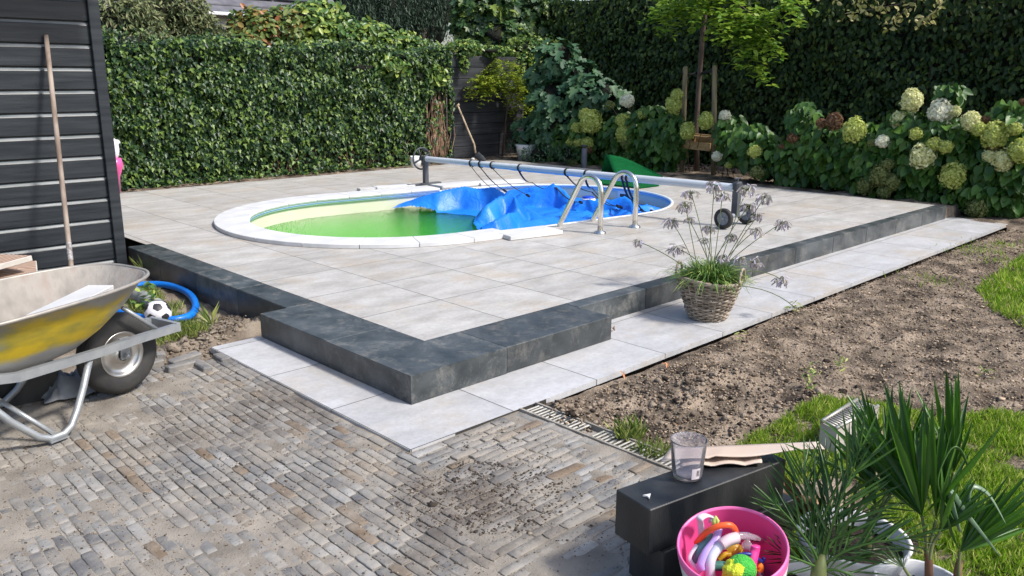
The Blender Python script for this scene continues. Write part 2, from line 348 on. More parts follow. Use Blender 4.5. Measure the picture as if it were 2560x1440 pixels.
# ---------------------------------------------------------------- clinker pavement (every stone modelled, one pavement)
def clinker_material():
    m = mat('clinker_stone', (.11, .11, .115), (.36, .35, .335), rough=.75, scale=11, island=.38, contrast=(.22, .80), c3=(.215, .21, .20), bump=.8, bscale=55, bdist=.006, detail=10)
    t = m.node_tree; L = t.links.new; bs = t.nodes['Principled BSDF']; src = bs.inputs['Base Color'].links[0].from_socket; tc = N(t, 'ShaderNodeTexCoord'); g = N(t, 'ShaderNodeNewGeometry')
    r0 = N(t, 'ShaderNodeValToRGB'); r0.color_ramp.elements[0].position = .92; r0.color_ramp.elements[1].position = .95; L(g.outputs['Random Per Island'], r0.inputs[0])
    m0 = N(t, 'ShaderNodeMix', data_type='RGBA'); L(r0.outputs[0], m0.inputs[0]); L(src, m0.inputs[6]); m0.inputs[7].default_value = (.17, .125, .085, 1)
    n1 = N(t, 'ShaderNodeTexNoise'); n1.inputs['Scale'].default_value = 3.1; n1.inputs['Detail'].default_value = 9; n1.inputs['Roughness'].default_value = .68; L(tc.outputs['Object'], n1.inputs[0])
    r1 = N(t, 'ShaderNodeValToRGB'); r1.color_ramp.elements[0].position = .42; r1.color_ramp.elements[1].position = .63; r1.color_ramp.elements[1].color = (.85, .85, .85, 1); L(n1.outputs[0], r1.inputs[0])
    m1 = N(t, 'ShaderNodeMix', data_type='RGBA'); L(r1.outputs[0], m1.inputs[0]); L(m0.outputs[2], m1.inputs[6]); m1.inputs[7].default_value = (.30, .265, .22, 1)
    n2 = N(t, 'ShaderNodeTexNoise'); n2.inputs['Scale'].default_value = 1.1; n2.inputs['Detail'].default_value = 8; n2.inputs['Roughness'].default_value = .7; mp = N(t, 'ShaderNodeMapping'); mp.inputs['Location'].default_value = (7.3, 2.2, 0); L(tc.outputs['Object'], mp.inputs[0]); L(mp.outputs[0], n2.inputs[0])
    r2 = N(t, 'ShaderNodeValToRGB'); r2.color_ramp.elements[0].position = .54; r2.color_ramp.elements[1].position = .66; r2.color_ramp.elements[1].color = (.7, .7, .7, 1); L(n2.outputs[0], r2.inputs[0])
    m2 = N(t, 'ShaderNodeMix', data_type='RGBA'); L(r2.outputs[0], m2.inputs[0]); L(m1.outputs[2], m2.inputs[6]); m2.inputs[7].default_value = (.10, .08, .062, 1)
    vd = N(t, 'ShaderNodeVectorMath', operation='DISTANCE'); L(tc.outputs['Object'], vd.inputs[0]); vd.inputs[1].default_value = (-.74, -1.22, ZL)
    q1 = N(t, 'ShaderNodeMath', operation='MULTIPLY_ADD'); L(n2.outputs[0], q1.inputs[0]); q1.inputs[1].default_value = 2.6; q1.inputs[2].default_value = -.62
    q2 = N(t, 'ShaderNodeMath', operation='MULTIPLY_ADD'); L(vd.outputs['Value'], q2.inputs[0]); q2.inputs[1].default_value = -1.7; L(q1.outputs[0], q2.inputs[2]); q2.use_clamp = True
    m3 = N(t, 'ShaderNodeMix', data_type='RGBA'); L(q2.outputs[0], m3.inputs[0]); L(m2.outputs[2], m3.inputs[6]); m3.inputs[7].default_value = (.085, .065, .05, 1); L(m3.outputs[2], bs.inputs['Base Color'])
    return m
M['clinker'] = clinker_material()
M['clinker_dust'] = mat('sand_film', (.17, .15, .125), (.33, .295, .25), rough=.95, scale=6, bump=.7, bscale=140, bdist=.006, contrast=(.3, .7))
corner = (-.692, -.779); SPL = (-.5, -1.0)      # corner of the path and direction of the mitre
def side(x, y):                                  # >0: right field
    return (x-corner[0])*(-SPL[1])+(y-corner[1])*SPL[0] if False else ((x-corner[0])*1.0-(y-corner[1])*.36)
cl = MB()
def low(x, y): return nz(x, y, 9, 1.3, 2)*.010
def stone(cx, cy, lx, ly, rz, zt):
    c, s = math.cos(rz), math.sin(rz); tx, ty = random.gauss(0, .014), random.gauss(0, .02); V = []; F = []; sm = []
    def par(l): m = max(1, int(round((l-.01)/.022))); return [(0, -.05), (0, -.003), (.0025, -.0006)]+[(.0025+(l-.005)*k/m, 0) for k in range(1, m)]+[(l-.0025, -.0006), (l, -.003), (l, -.05)]
    A, B = par(lx), par(ly); W = len(A); H = len(B); chip = random.random() < .5; cr = .002+.004*random.random()
    for j, (b_, zb) in enumerate(B):
        for i, (a_, za) in enumerate(A):
            px = a_-lx/2; py = b_-ly/2
            kx = abs(px)/(lx/2); ky = abs(py)/(ly/2)
            if kx > .85 and ky > .85: px *= 1-cr/lx*1.2; py *= 1-cr/ly*.9      # rounded corners
            x = cx+px*c-py*s; y = cy+px*s+py*c; inn = min(za, zb) > -.002
            z = zt+px*tx+py*ty+min(za, zb)
            if inn: z += noise.noise(Vector((x*38, y*38, zt*9)))*.0026+noise.noise(Vector((x*95, y*95, 0)))*.0012
            V.append((x+noise.noise(Vector((x*30, y*30, 1)))*.0022, y+noise.noise(Vector((x*30, y*30, 5)))*.0022, z))
    for j in range(H-1):
        for i in range(W-1): F.append((j*W+i, j*W+i+1, (j+1)*W+i+1, (j+1)*W+i)); sm.append(not (i in (0, W-2) or j in (0, H-2)))
    k = len(cl.v); cl.v += V; cl.f += [[q+k for q in f] for f in F]; cl.mi += [0]*len(F); cl.sm += sm
def far_edge(x): return .93+.05*math.sin(x*9)+.04*random.random()
P1 = .0425
def zt0(x, y): return ZL-.004+low(x, y)+random.gauss(0, .0016)
# left field: rows along Y, right field: rows along X
x = corner[0]-P1/2-.006; row = 0
while x > -3.4:
    y = -3.4+random.uniform(0, .2)
    while y < 1.0:
        L_ = random.choice([.165, .16, .12, .085, .085, .14, .10]); yc = y+L_/2
        drift = .012*math.sin(yc*2+row*.02)
        if side(x, yc) < 0 and yc < far_edge(x) and yc > -3.3:
            lb = L_
            stone(x+drift, yc, P1-.0025, lb-.003, random.gauss(0, .012), zt0(x, yc))
        y += L_+random.uniform(0, .002)
    x -= P1; row += 1
y = corner[1]-P1/2-.004; row = 0
while y > -3.4:
    x = -3.2+random.uniform(0, .2)
    w_ = P1*(1.0 if row % 3 else 1.2)
    while x < .0:
        L_ = random.choice([.165, .17, .16, .09, .09, .12, .2]); xc = x+L_/2
        if side(xc, y) >= 0 and xc < -.10:
            stone(xc, y+.01*math.sin(xc*3+1), L_-.003, w_-.0025, random.gauss(0, .015), zt0(xc, y))
        x += L_+random.uniform(0, .003)
    y -= w_; row += 1
for k in range(14):                               # single course of stones beside the drain
    stone(-.075, -.87-.2*k, .05, .192, random.gauss(0, .02), ZL-.004+random.gauss(0, .002))
pav = cl.build('cobbled_pavement', M['clinker']); tag(pav, kind='structure')
def sf(x, y): return ZL-.0085+low(x, y)+max(-.003, nz(x, y, 12, 1.7, 4)*.009+(.0012 if x < -1.3 else 0))+nz(x, y, 2, 14, 3)*.002
sfm = sheet('joint_sand', -3.6, .03, -3.6, .93, .02, sf, M['clinker_dust'], inside=lambda x, y: not (x > -.67 and y > -.76) and x < -.03+0*y or False)
# path and terrace
b = MB()
b.prism([(-.69, -.775), (7.36, -.70), (7.42, -.075), (1.15, -.10), (-.38, -.10), (-.38, 1.10), (-.69, 1.10)][::1], ZL-.03, ZL)
path = b.build('path', M['lower']); tag(path, kind='structure')
ter = holed('terrace', [(0, 0), (7.2, 0), (7.2, 7.02), (-.06, 7.02), (-.06, 3.9), (0, 1.07)], ring(.0), -.002, M['deck']); tag(ter, kind='structure')
# kerb blocks
kb = MB()
def kblock(x0, x1, y0, y1, z0=-.19, z1=0.): kb.box(((x0+x1)/2, (y0+y1)/2, (z0+z1)/2), (x1-x0-.004, y1-y0-.003, z1-z0), bev=.004)
kb.prism([(-.383, -.383), (.24, -.383), (.24, -.001), (-.001, -.001)], ZL+.001, 0)          # mitred corner slab
kb.prism([(-.383, -.383), (-.001, -.001), (-.001, .345), (-.383, .345)], ZL+.001, 0)
kblock(-.383, -.0, .345, 1.085, ZL+.001)
kblock(.24, 1.10, -.383, -.001, ZL+.001)
for i in range(9):
    x0 = 1.102+i*.68; x1 = min(x0+.68, 7.22); kblock(x0, x1, -.115, -.001, ZL-.02)
for i in range(4):
    y0 = 1.087+i*.64; kblock(-.205, -.0, y0, y0+.64, -.2)
kb.box((7.225, 3.5, -.06), (.05, 7.1, .11), bev=.003); kb.box((3.45, 7.045, -.06), (7.1, .05, .108), bev=.003)
kerb = kb.build('kerb', M['kerb']); tag(kerb, kind='structure')

# ---------------------------------------------------------------- pool
WZ = -.175
pool = thing('swimming_pool', (PC[0], PC[1], 0), 'oval swimming pool with cream liner and green algae water sunk in the terrace', 'swimming pool')
R0 = ring(.0, 120); n = 120
liner = mat('pool_liner', (.66, .63, .50), (.74, .71, .58), rough=.5, scale=2)
algae = mat('algae_floor', (.05, .24, .025), (.14, .40, .05), rough=.8, scale=1.2)
b = MB(); V = [(p[0], p[1], z) for z in (-.035, -.5, -1.15) for p in R0]
b.add(V, [(k*n+i, k*n+(i+1) % n, (k+1)*n+(i+1) % n, (k+1)*n+i) for k in range(2) for i in range(n)]); b.build('liner_wall', liner, pool)
b = MB(); b.add([(p[0], p[1], -1.15) for p in R0], [tuple(range(n))], smooth=False); b.build('pool_floor', algae, pool)
def railring(prof, name, m):
    b = MB(); V = []; k = len(prof)
    for off, z in prof: V += [(*stad(PER*i/n, off), z) for i in range(n)]
    b.add(V, [(j*n+i, j*n+(i+1) % n, ((j+1) % k)*n+(i+1) % n, ((j+1) % k)*n+i) for j in range(k) for i in range(n)]); b.build(name, m, pool)
railring([(-.022, -.010), (-.019, .003), (.012, .003), (.012, -.03), (-.004, -.045), (-.018, -.04)], 'top_rail', mat('rail_white', (.68, .75, .80), rough=.3))
railring([(-.0235, -.022), (-.0225, -.016), (-.012, -.016), (-.012, -.024), (-.022, -.024)], 'rail_stripe', mat('rail_blue', (.05, .22, .55), rough=.3))
# water: tinted transparent surface with algae that absorbs and scatters
wm = bpy.data.materials.new('pool_water'); wm.use_nodes = True; t = wm.node_tree; t.nodes.clear(); L = t.links.new
o_ = N(t, 'ShaderNodeOutputMaterial'); fr = N(t, 'ShaderNodeFresnel'); fr.inputs[0].default_value = 1.33
tr = N(t, 'ShaderNodeBsdfTransparent'); gl = N(t, 'ShaderNodeBsdfGlossy'); gl.inputs['Roughness'].default_value = .04; mx = N(t, 'ShaderNodeMixShader')
tc = N(t, 'ShaderNodeTexCoord'); n1 = N(t, 'ShaderNodeTexNoise'); n1.inputs['Scale'].default_value = 16; n1.inputs['Detail'].default_value = 4; n1.inputs['Distortion'].default_value = .9
mp = N(t, 'ShaderNodeMapping'); mp.inputs['Scale'].default_value = (1, 2.2, 1); mp.inputs['Rotation'].default_value = (0, 0, rad(35)); L(tc.outputs['Object'], mp.inputs[0]); L(mp.outputs[0], n1.inputs[0])
bp = N(t, 'ShaderNodeBump'); bp.inputs['Strength'].default_value = 1.0; bp.inputs['Distance'].default_value = .018; L(n1.outputs[0], bp.inputs['Height'])
L(bp.outputs[0], gl.inputs['Normal']); L(bp.outputs[0], fr.inputs['Normal'])
L(fr.outputs[0], mx.inputs[0]); L(tr.outputs[0], mx.inputs[1]); L(gl.outputs[0], mx.inputs[2]); L(mx.outputs[0], o_.inputs['Surface'])
va = N(t, 'ShaderNodeVolumeAbsorption'); va.inputs['Color'].default_value = (.10, .99, .02, 1); va.inputs['Density'].default_value = 1.0
vs = N(t, 'ShaderNodeVolumeScatter'); vs.inputs['Color'].default_value = (.13, .50, .045, 1); vs.inputs['Density'].default_value = 2.0
ad = N(t, 'ShaderNodeAddShader'); L(va.outputs[0], ad.inputs[0]); L(vs.outputs[0], ad.inputs[1]); L(ad.outputs[0], o_.inputs['Volume'])
Rw = ring(-.002, 120); b = MB()
b.add([(p[0], p[1], WZ) for p in Rw]+[(p[0], p[1], -1.145) for p in Rw], [tuple(range(n)), tuple(range(2*n-1, n-1, -1))]+[(i+n, (i+1) % n+n, (i+1) % n, i) for i in range(n)], smooth=False)
me_ = b.mesh('water'); bm = bmesh.new(); bm.from_mesh(me_); bmesh.ops.recalc_face_normals(bm, faces=bm.faces); bm.to_mesh(me_); bm.free(); water = link('water', me_, wm); tag(water, kind='structure')
# skimmer and return fitting
c = G(1544, 492, 0, 2)
def wall_at(u, v, z):                     # closest rim point
    p = G(u, v, z)[:2]; ss = min((i*PER/720 for i in range(720)), key=lambda s_: np.hypot(*(stad(s_)-p))); return ss
s_ = wall_at(1540, 490, -.08); p0 = stad(s_, -.012); p1 = stad(s_+.01, -.012); tdir = (p1-p0)/np.linalg.norm(p1-p0); ndir = np.array([-tdir[1], tdir[0]])
Rm = np.array([[tdir[0], ndir[0], 0], [tdir[1], ndir[1], 0], [0, 0, 1]])
b = MB()
for dx, dz, sx, sz in ((0, .045, .2, .03), (0, -.045, .2, .03), (-.085, 0, .03, .06), (.085, 0, .03, .06)): b.box((p0[0]+tdir[0]*dx, p0[1]+tdir[1]*dx, -.10+dz), (sx, .02, sz), Rm)
sk = b.build('skimmer', M['white_plastic'], pool)
b = MB(); b.box((p0[0], p0[1], -.10), (.14, .006, .06), Rm); b.build('skimmer_opening', mat('dark_opening', (.05, .06, .05)), sk)
# coping stones
cop_i = 0
def coping(s0, s1, off0, off1, z0, label, m='white_stone', dx=0, dy=0, rz=0., th=.034):
    pm = stad((s0+s1)/2, (off0+off1)/2)+np.array([dx, dy]); b = MB(); k = 7; V = []
    prof = [(off0+.002, z0), (off0-.004, z0+th*.5), (off0+.004, z0+th-.004), (off0+.010, z0+th), (off1-.004, z0+th), (off1, z0+th-.004), (off1, z0)]
    for i in range(k):
        s_ = s0+(s1-s0)*i/(k-1)
        for o, z in prof:
            q = stad(s_, o)+np.array([dx, dy])-pm; V.append((q[0]*math.cos(rz)-q[1]*math.sin(rz)+pm[0], q[0]*math.sin(rz)+q[1]*math.cos(rz)+pm[1], z))
    m_ = len(prof); F = [(i*m_+j, i*m_+(j+1) % m_, (i+1)*m_+(j+1) % m_, (i+1)*m_+j) for i in range(k-1) for j in range(m_)]
    F += [tuple(range(m_-1, -1, -1)), tuple(range((k-1)*m_, k*m_))]; b.add(V, F, smooth=False)
    o = b.build('coping_stone', M[m], base=(pm[0], pm[1], z0)); tag(o, label, 'coping stone', 'white coping stones around the pool'); return o
s_near = wall_at(1270, 590, 0); s_far = wall_at(1085, 474, 0)
if s_near > PER/2: s_near -= PER
K = 15; ds = (s_far-s_near)/K
WHERE = ['beside the displaced square stone nearest the ladder', 'second from the displaced square stone', 'third from the displaced square stone', 'fourth from the displaced square stone on the near rim',
 'where the near rim begins to curve', 'on the near left bend of the pool', 'on the bend facing the shed corner', 'at the leftmost tip of the pool', 'just behind the leftmost tip of the pool',
 'on the far left bend, opposite the ivy', 'where the far rim straightens on the left', 'on the far rim, first stone of the straight run', 'on the far rim in front of the short grey offcut',
 'on the far rim beside the sawn loose stone', 'last of the far run before the gap below the reel foot']
for i in range(K):
    coping(s_near+ds*i+.003, s_near+ds*(i+1)-.003, -.035, .285, .001, 'white coping stone '+WHERE[i])
# displaced stones
pq = G(1335, 583, .02); b = MB(); b.box((0, 0, .019), (.56, .30, .036), bev=.003)
o = b.build('coping_stone', M['white_stone'], base=(pq[0]-.02, pq[1]+.06, .0), local=True); o.rotation_euler.z = PA+rad(-3); tag(o, 'loose straight white coping stone stepped outward beside the pool ladder', 'coping stone', 'white coping stones around the pool')
coping(s_far+.06, s_far+.62, .02, .30, .001, 'white coping stone pushed back behind the pool edge near the reel foot', dx=.05, dy=.06)
coping(s_far+.625, s_far+1.25, .0, .28, .001, 'far white coping stone, last one to the right under the black straps', dx=.04, dy=.03)
pq = G(975, 468, .02); b = MB(); b.box((0, 0, .02), (.52, .16, .036), bev=.004); o = b.build('coping_stone', M['white_stone'], base=(pq[0]+.06, pq[1], .0), local=True); o.rotation_euler.z = rad(-12); tag(o, 'loose narrow white coping stone lying behind the pool edge left of the reel foot', 'coping stone', 'white coping stones around the pool')
pq = G(932, 472, .01); b = MB(); b.box((0, 0, .015), (.3, .12, .03), bev=.004); o = b.build('stone_offcut', M['grey_stone'], base=(pq[0]-.04, pq[1], .0), local=True); o.rotation_euler.z = rad(-14); tag(o, 'short grey stone offcut lying behind the pool edge', 'stone')

# ---------------------------------------------------------------- blue pool cover
cov = thing('pool_cover', (*G(1350, 530, WZ)[:2], WZ), 'crumpled blue bubble cover half floating in the pool', 'pool cover')
RID = [([(962, 522, -.172), (1020, 506, -.09), (1090, 488, .0), (1160, 475, .05), (1205, 482, .02)], .17),
 ([(1150, 482, .02), (1205, 481, .03), (1235, 478, .05), (1270, 497, .0), (1310, 520, -.06), (1350, 542, -.13)], .12),
 ([(1188, 545, -.11), (1215, 520, -.0), (1255, 499, .05), (1288, 500, .05), (1292, 525, -.02)], .13),
 ([(1200, 572, -.12), (1235, 556, -.06), (1270, 540, -.03), (1300, 535, -.06)], .09),
 ([(1215, 582, -.13), (1300, 578, -.12), (1380, 563, -.12), (1460, 548, -.10), (1510, 540, -.10)], .08),
 ([(1280, 490, -.07), (1340, 487, -.03), (1385, 469, .06), (1400, 476, .03), (1435, 505, -.08)], .13),
 ([(1270, 480, -.06), (1330, 474, -.02), (1370, 472, .0)], .10),
 ([(1300, 560, -.13), (1360, 545, -.12), (1420, 540, -.13), (1470, 528, -.12)], .10),
 ([(1420, 512, -.10), (1470, 503, -.05), (1500, 508, -.06), (1540, 520, -.08)], .10),
 ([(1470, 540, -.12), (1530, 525, -.09), (1570, 530, -.10)], .09),
 ([(1530, 505, -.04), (1560, 498, .0), (1580, 510, -.03), (1600, 520, -.07)], .11),
 ([(1580, 520, -.07), (1620, 515, -.07), (1650, 522, -.11)], .08)]
segs = []
for P_, w_ in RID:
    Q = [G(*q) for q in P_]
    for a, c_ in zip(Q[:-1], Q[1:]): segs.append((a, c_, w_))
SA = np.array([s[0] for s in segs]); SB = np.array([s[1] for s in segs]); SW = np.array([s[2] for s in segs])
maskpx = [(955, 524), (1080, 470), (1160, 455), (1480, 455), (1700, 480), (1700, 530), (1600, 560), (1400, 610), (1250, 604), (1205, 590), (1180, 562), (1185, 538), (1080, 530)]
MK = np.array([G(u, v, -.17)[:2] for u, v in maskpx])
def inpoly(x, y, P_):
    c_ = False; j = len(P_)-1
    for i in range(len(P_)):
        if (P_[i][1] > y) != (P_[j][1] > y) and x < (P_[j][0]-P_[i][0])*(y-P_[i][1])/(P_[j][1]-P_[i][1])+P_[i][0]: c_ = not c_
        j = i
    return c_
def inpool(x, y, mg=.03):
    c_, s_ = math.cos(-PA), math.sin(-PA); X = x-PC[0]; Y = y-PC[1]; lx = X*c_-Y*s_; ly = X*s_+Y*c_
    return math.hypot(max(abs(lx)-PL, 0), ly) < PB-mg
def covz(x, y):
    p = np.array([x, y]); d_ = SB[:, :2]-SA[:, :2]; t_ = np.clip(((p-SA[:, :2])*d_).sum(1)/((d_**2).sum(1)+1e-9), 0, 1)
    q = SA[:, :2]+d_*t_[:, None]; dist = np.hypot(*(p-q).T); h = (SA[:, 2]+(SB[:, 2]-SA[:, 2])*t_-WZ)*1.22
    wob = 1.1+.22*nz(x, y, 3, 4, 2)
    k = np.clip(1-dist/(SW*wob), 0, 1); e = np.max(h*(k**.75))
    cr = 1-abs(nz(x*1.3+y, y*.8-x*.4, 1, 3, 1)); cr2 = abs(nz(x, y*2, 8, 7, 1))
    base = -.004+nz(x, y, 2, 3.0, 2)*.034+(.015 if x > 4.2 else 0)
    return WZ+max(base, e)+(cr-.7)*.014*min(1, .3+e*7)+cr2*.006*min(1, .3+e*6)
st = .02; x0, x1, y0, y1 = 1.6, 6.0, 1.7, 4.85; nx = int((x1-x0)/st); ny = int((y1-y0)/st); V = []; F = []; idx = {}
for j in range(ny):
    for i in range(nx):
        x = x0+i*st; y = y0+j*st
        if inpoly(x, y, MK) and inpool(x, y): idx[i, j] = len(V); V.append((x+nz(x, y, 5, 6, 2)*.02, y+nz(x, y, 9, 6, 2)*.02, covz(x, y)))
for (i, j) in idx:
    if (i+1, j) in idx and (i, j+1) in idx and (i+1, j+1) in idx: F.append((idx[i, j], idx[i+1, j], idx[i+1, j+1], idx[i, j+1]))
cm = mat('blue_cover', (.008, .16, .68), (.016, .24, .84), rough=.42, scale=2, spec=.5)
t = cm.node_tree; vo = N(t, 'ShaderNodeTexVoronoi'); vo.inputs['Scale'].default_value = 75; nb = N(t, 'ShaderNodeTexNoise'); nb.inputs['Scale'].default_value = 7; nb.inputs['Detail'].default_value = 3; nb.inputs['Distortion'].default_value = 2.0
tc = N(t, 'ShaderNodeTexCoord'); t.links.new(tc.outputs['Object'], vo.inputs[0]); t.links.new(tc.outputs['Object'], nb.inputs[0])
ma = N(t, 'ShaderNodeMath', operation='MULTIPLY_ADD'); t.links.new(vo.outputs[0], ma.inputs[0]); ma.inputs[1].default_value = -.12; t.links.new(nb.outputs[0], ma.inputs[2])
bp = N(t, 'ShaderNodeBump'); bp.inputs['Strength'].default_value = .7; bp.inputs['Distance'].default_value = .014; t.links.new(ma.outputs[0], bp.inputs['Height']); t.links.new(bp.outputs[0], t.nodes['Principled BSDF'].inputs['Normal'])
b = MB(); b.add(V, F); sh = b.build('cover_sheet', cm, cov)
# ---------------------------------------------------------------- reel
reel = thing('cover_reel', (4.3, 3.1, 0), 'aluminium pool cover reel spanning the pool with a hand wheel and rolling base', 'cover reel')
TA = G(1062, 397, .345); TB = G(1838, 470, .36); TX = TA[0]; 
def onT(u):                                   # point on the tube that shows at photo column u
    lo, hi = 0., 1.
    for _ in range(40):
        m_ = (lo+hi)/2; q = TA+(TB-TA)*m_; d = (q-CAM) @ RCAM; uu = 1280+FPX*d[0]/-d[2]
        if uu < u: lo = m_
        else: hi = m_
    return TA+(TB-TA)*m_
b = MB()
ax_ = (TB-TA)/np.linalg.norm(TB-TA)
for f0, f1, r in ((0, .36, .035), (.345, 1.0, .0395)):
    A = TA+(TB-TA)*f0; B_ = TA+(TB-TA)*f1; k = 24; V = []; sx = np.cross(ax_, UP)
    for q in (A, B_):
        for i in range(k):
            a = 2*math.pi*i/k; rr = r*(1-.14*(i % 6 == 0)); V.append(q+sx*math.cos(a)*rr+UP*math.sin(a)*rr)
    b.add(V, [(i, (i+1) % k, k+(i+1) % k, k+i) for i in range(k)]+[tuple(range(k-1, -1, -1)), tuple(range(k, 2*k))])
b.build('tube', M['alu'], reel, auto=20)
HW = TA-ax_*.06
b = MB(); k = 32; b.tube([HW+np.array([.135*math.cos(2*math.pi*i/k), 0, .135*math.sin(2*math.pi*i/k)]) for i in range(k)], .011, 8, closed=True)
for i in range(4): a = .4+i*math.pi/2; b.tube([HW, HW+np.array([.13*math.cos(a), 0, .13*math.sin(a)])], .012, 6)
b.tube([HW-ax_*.02, HW+ax_*.06], .03, 12); b.tube([HW+np.array([.1, 0, .09]), HW+np.array([.1, .09, .09])], .013, 8); wheelo = b.build('hand_wheel', M['dark_plastic'], reel)
b = MB(); pb = np.array([TA[0], TA[1], 0])+ax_*.01
b.box(pb+np.array([0, 0, .19]), (.055, .055, .31)); b.build('post', mat('anthracite', (.07, .075, .085), (.10, .105, .115), rough=.45), reel)
b = MB(); b.box(pb+np.array([-.02, 0, .02]), (.52, .05, .04), bev=.006); b.box(pb+np.array([-.27, 0, .02]), (.03, .05, .05)); b.build('foot', bpy.data.materials['anthracite'], reel)
b = MB(); b.box(pb+np.array([0, 0, .345]), (.085, .06, .09), bev=.015); b.build('bearing', M['dark_plastic'], reel)
pe = np.array([TB[0], TB[1], 0])+ax_*.02
b = MB(); b.box(pe+np.array([0, 0, .235]), (.06, .06, .29)); b.build('post', bpy.data.materials['anthracite'], reel)
b = MB(); b.box(pe+np.array([0, 0, .38]), (.09, .07, .085), bev=.015); b.tube([pe+np.array([0, 0, .41]), pe+np.array([0, 0, .45])], .008, 8); b.box(pe+np.array([0, 0, .452]), (.11, .02, .014), bev=.004); b.build('bearing', M['dark_plastic'], reel)
b = MB(); b.tube([pe+np.array([-.2, 0, .105]), pe+np.array([.2, 0, .105])], .022, 10); b.build('axle', M['grey_plastic'], reel)
for sx_ in (-1, 1):
    wc = pe+np.array([sx_*.20, 0, .095]); RY = np.array([[0, 0, 1], [0, 1, 0], [-1, 0, 0.]])
    b = MB(); b.lathe([(.062, -.022), (.085, -.026), (.095, -.014), (.096, 0), (.095, .014), (.085, .026), (.062, .022), (.058, 0), (.062, -.022)], wc, 32, rot=RY); ty = b.build('wheel', M['tyre'], reel)
    b = MB(); b.lathe([(.0, -.010), (.058, -.010), (.064, -.018), (.064, .018), (.058, .010), (0, .010)], wc, 28, rot=RY)
    for i in range(6): a = i*math.pi/3; b.box(wc+np.array([-.012, math.cos(a)*.035, math.sin(a)*.035]), (.012, .05, .008), Matrix.Rotation(a, 3, 'X'))
    b.tube([wc-np.array([.03, 0, 0]), wc+np.array([.03, 0, 0])], .014, 12); b.build('rim', M['grey_plastic'], ty)
# straps from the tube down to the cover
for u0, pts in ((1180, [(1243, 481, -.0)]), (1203, [(1262, 477, .0)]), (1232, [(1320, 489, -.0)]), (1301, [(1330, 456, .1), (1390, 468, .07), (1452, 506, -.05)]), (1418, [(1480, 480, .06), (1545, 516, -.03)]), (1467, [(1480, 470, .14), (1552, 518, -.05)]),
                (1561, [(1580, 500, .02), (1605, 526, -.06)]), (1571, [(1590, 505, .02), (1630, 528, -.10)])):
    q = onT(u0); b = MB(); k = 20
    b.tube([q+ax_*.0+np.array([.044*math.cos(a), 0, .044*math.sin(a)]) for a in np.linspace(0, 2*math.pi, k, endpoint=False)], .014, 6, closed=True, flat=.25)
    P_ = [q+np.array([-.042, 0, -.008])]+[G(*z_) for z_ in pts]; C = []
    for a, c_ in zip(P_[:-1], P_[1:]):
        for i in range(9):
            f = i/8; C.append(a+(c_-a)*f-UP*.05*math.sin(math.pi*f)*(1 if len(pts) > 1 else .7))
    b.tube(C, .013, 6, flat=.3); e = C[-1]
    b.box(e, (.05, .03, .02), Matrix.Rotation(.6, 3, 'Y')); b.build('strap', M['black_strap'], cov)
# ---------------------------------------------------------------- ladder
lad = thing('pool_ladder', (3.3, 1.42, 0), 'polished stainless steel pool ladder with two arched handrails', 'pool ladder')
for (u, v), (eu, ev) in (((1500, 583), (1392, 569)), ((1587, 568), (1475, 556))):
    b0 = G(u, v); e0 = G(eu, ev, -.02); d = e0-b0; d[2] = 0; dn = d/np.linalg.norm(d)
    r = .135; top = .50; C = [b0, b0+UP*.2, b0+UP*(top-r)]
    for i in range(1, 13):
        a = math.pi*i/12*.86; C.append(b0+dn*(r-r*math.cos(a))+UP*(top-r+r*math.sin(a)))
    last = C[-1]; e1 = b0+dn*(np.linalg.norm(d)); e1[2] = -.05; C += [last+(e1-last)*f for f in (.33, .66, 1.)]; C.append(e1+dn*.03-UP*.5)
    b = MB(); b.tube(C, .0245, 16); b.build('handrail', M['steel'], lad)
    b = MB(); b.lathe([(.022, .03), (.03, .022), (.052, .012), (.054, .0)], b0, 28); b.build('flange', M['steel'], lad)
# chlorine float
pf = G(1471, 497, -.12); b = MB(); b.lathe([(0, -.05), (.07, -.05), (.09, -.03), (.09, .0), (.075, .01), (0, .012)], pf, 24); fl = thing('chlorine_float', pf, 'small white chlorine float with a blue lid beside the far pool wall', 'pool float'); b.build('float_body', M['white_plastic'], fl)
b = MB(); b.lathe([(.075, .011), (.078, .024), (.05, .034), (.02, .036), (0, .036)], pf, 24); b.build('lid', mat('blue_lid', (.01, .06, .5), rough=.4), fl)

# ---------------------------------------------------------------- shed
shed = thing('garden_shed', (-1.9, 4.6, ZL), 'black timber garden shed with horizontal boards filling the left edge', 'shed')
WY = 3.60; zs = [G(245, v, WY, 1)[2] for v in (332, 386, 494, 547, 598, 651)]; bh = (zs[0]-zs[-1])/6*1.0
b = MB(); z = zs[-1]-2*bh; XR = -.325
while z < 2.0:
    prof = [(0, 0), (0, bh-.036), (.003, bh-.030), (.017, bh-.012), (.026, bh-.010), (.026, bh-.0005)]
    V = []
    for x in (-3.6, XR):
        for dy, dz in prof: V.append((x, WY+dy, z+dz))
    k = len(prof); F = [(i, i+1, k+i+1, k+i) for i in range(k-1)]; V += [(-3.6, WY, z+bh-.0005), (XR, WY, z+bh-.0005)]; jit_ = random.gauss(0, .0012); V = [(x_, y_+jit_*(1+.5*(x_ > -1)), z_) for x_, y_, z_ in V]; F.append((k-1, 2*k, 2*k+1, 2*k-1))
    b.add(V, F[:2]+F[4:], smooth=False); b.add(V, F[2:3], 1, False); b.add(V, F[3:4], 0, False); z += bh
b.build('wall_boards', [M['black_board'], mat('lip_highlight', (.10, .12, .13), (.22, .24, .25), rough=.28, scale=6, stretch=(.5, 1, 1))], shed)  # paler grey on the bevels paints in their sunlit gloss lines
b = MB(); b.box((-2.0, 4.9, .98), (3.3, 2.4, 2.3)); b.build('inner_wall', M['black_board'], shed)
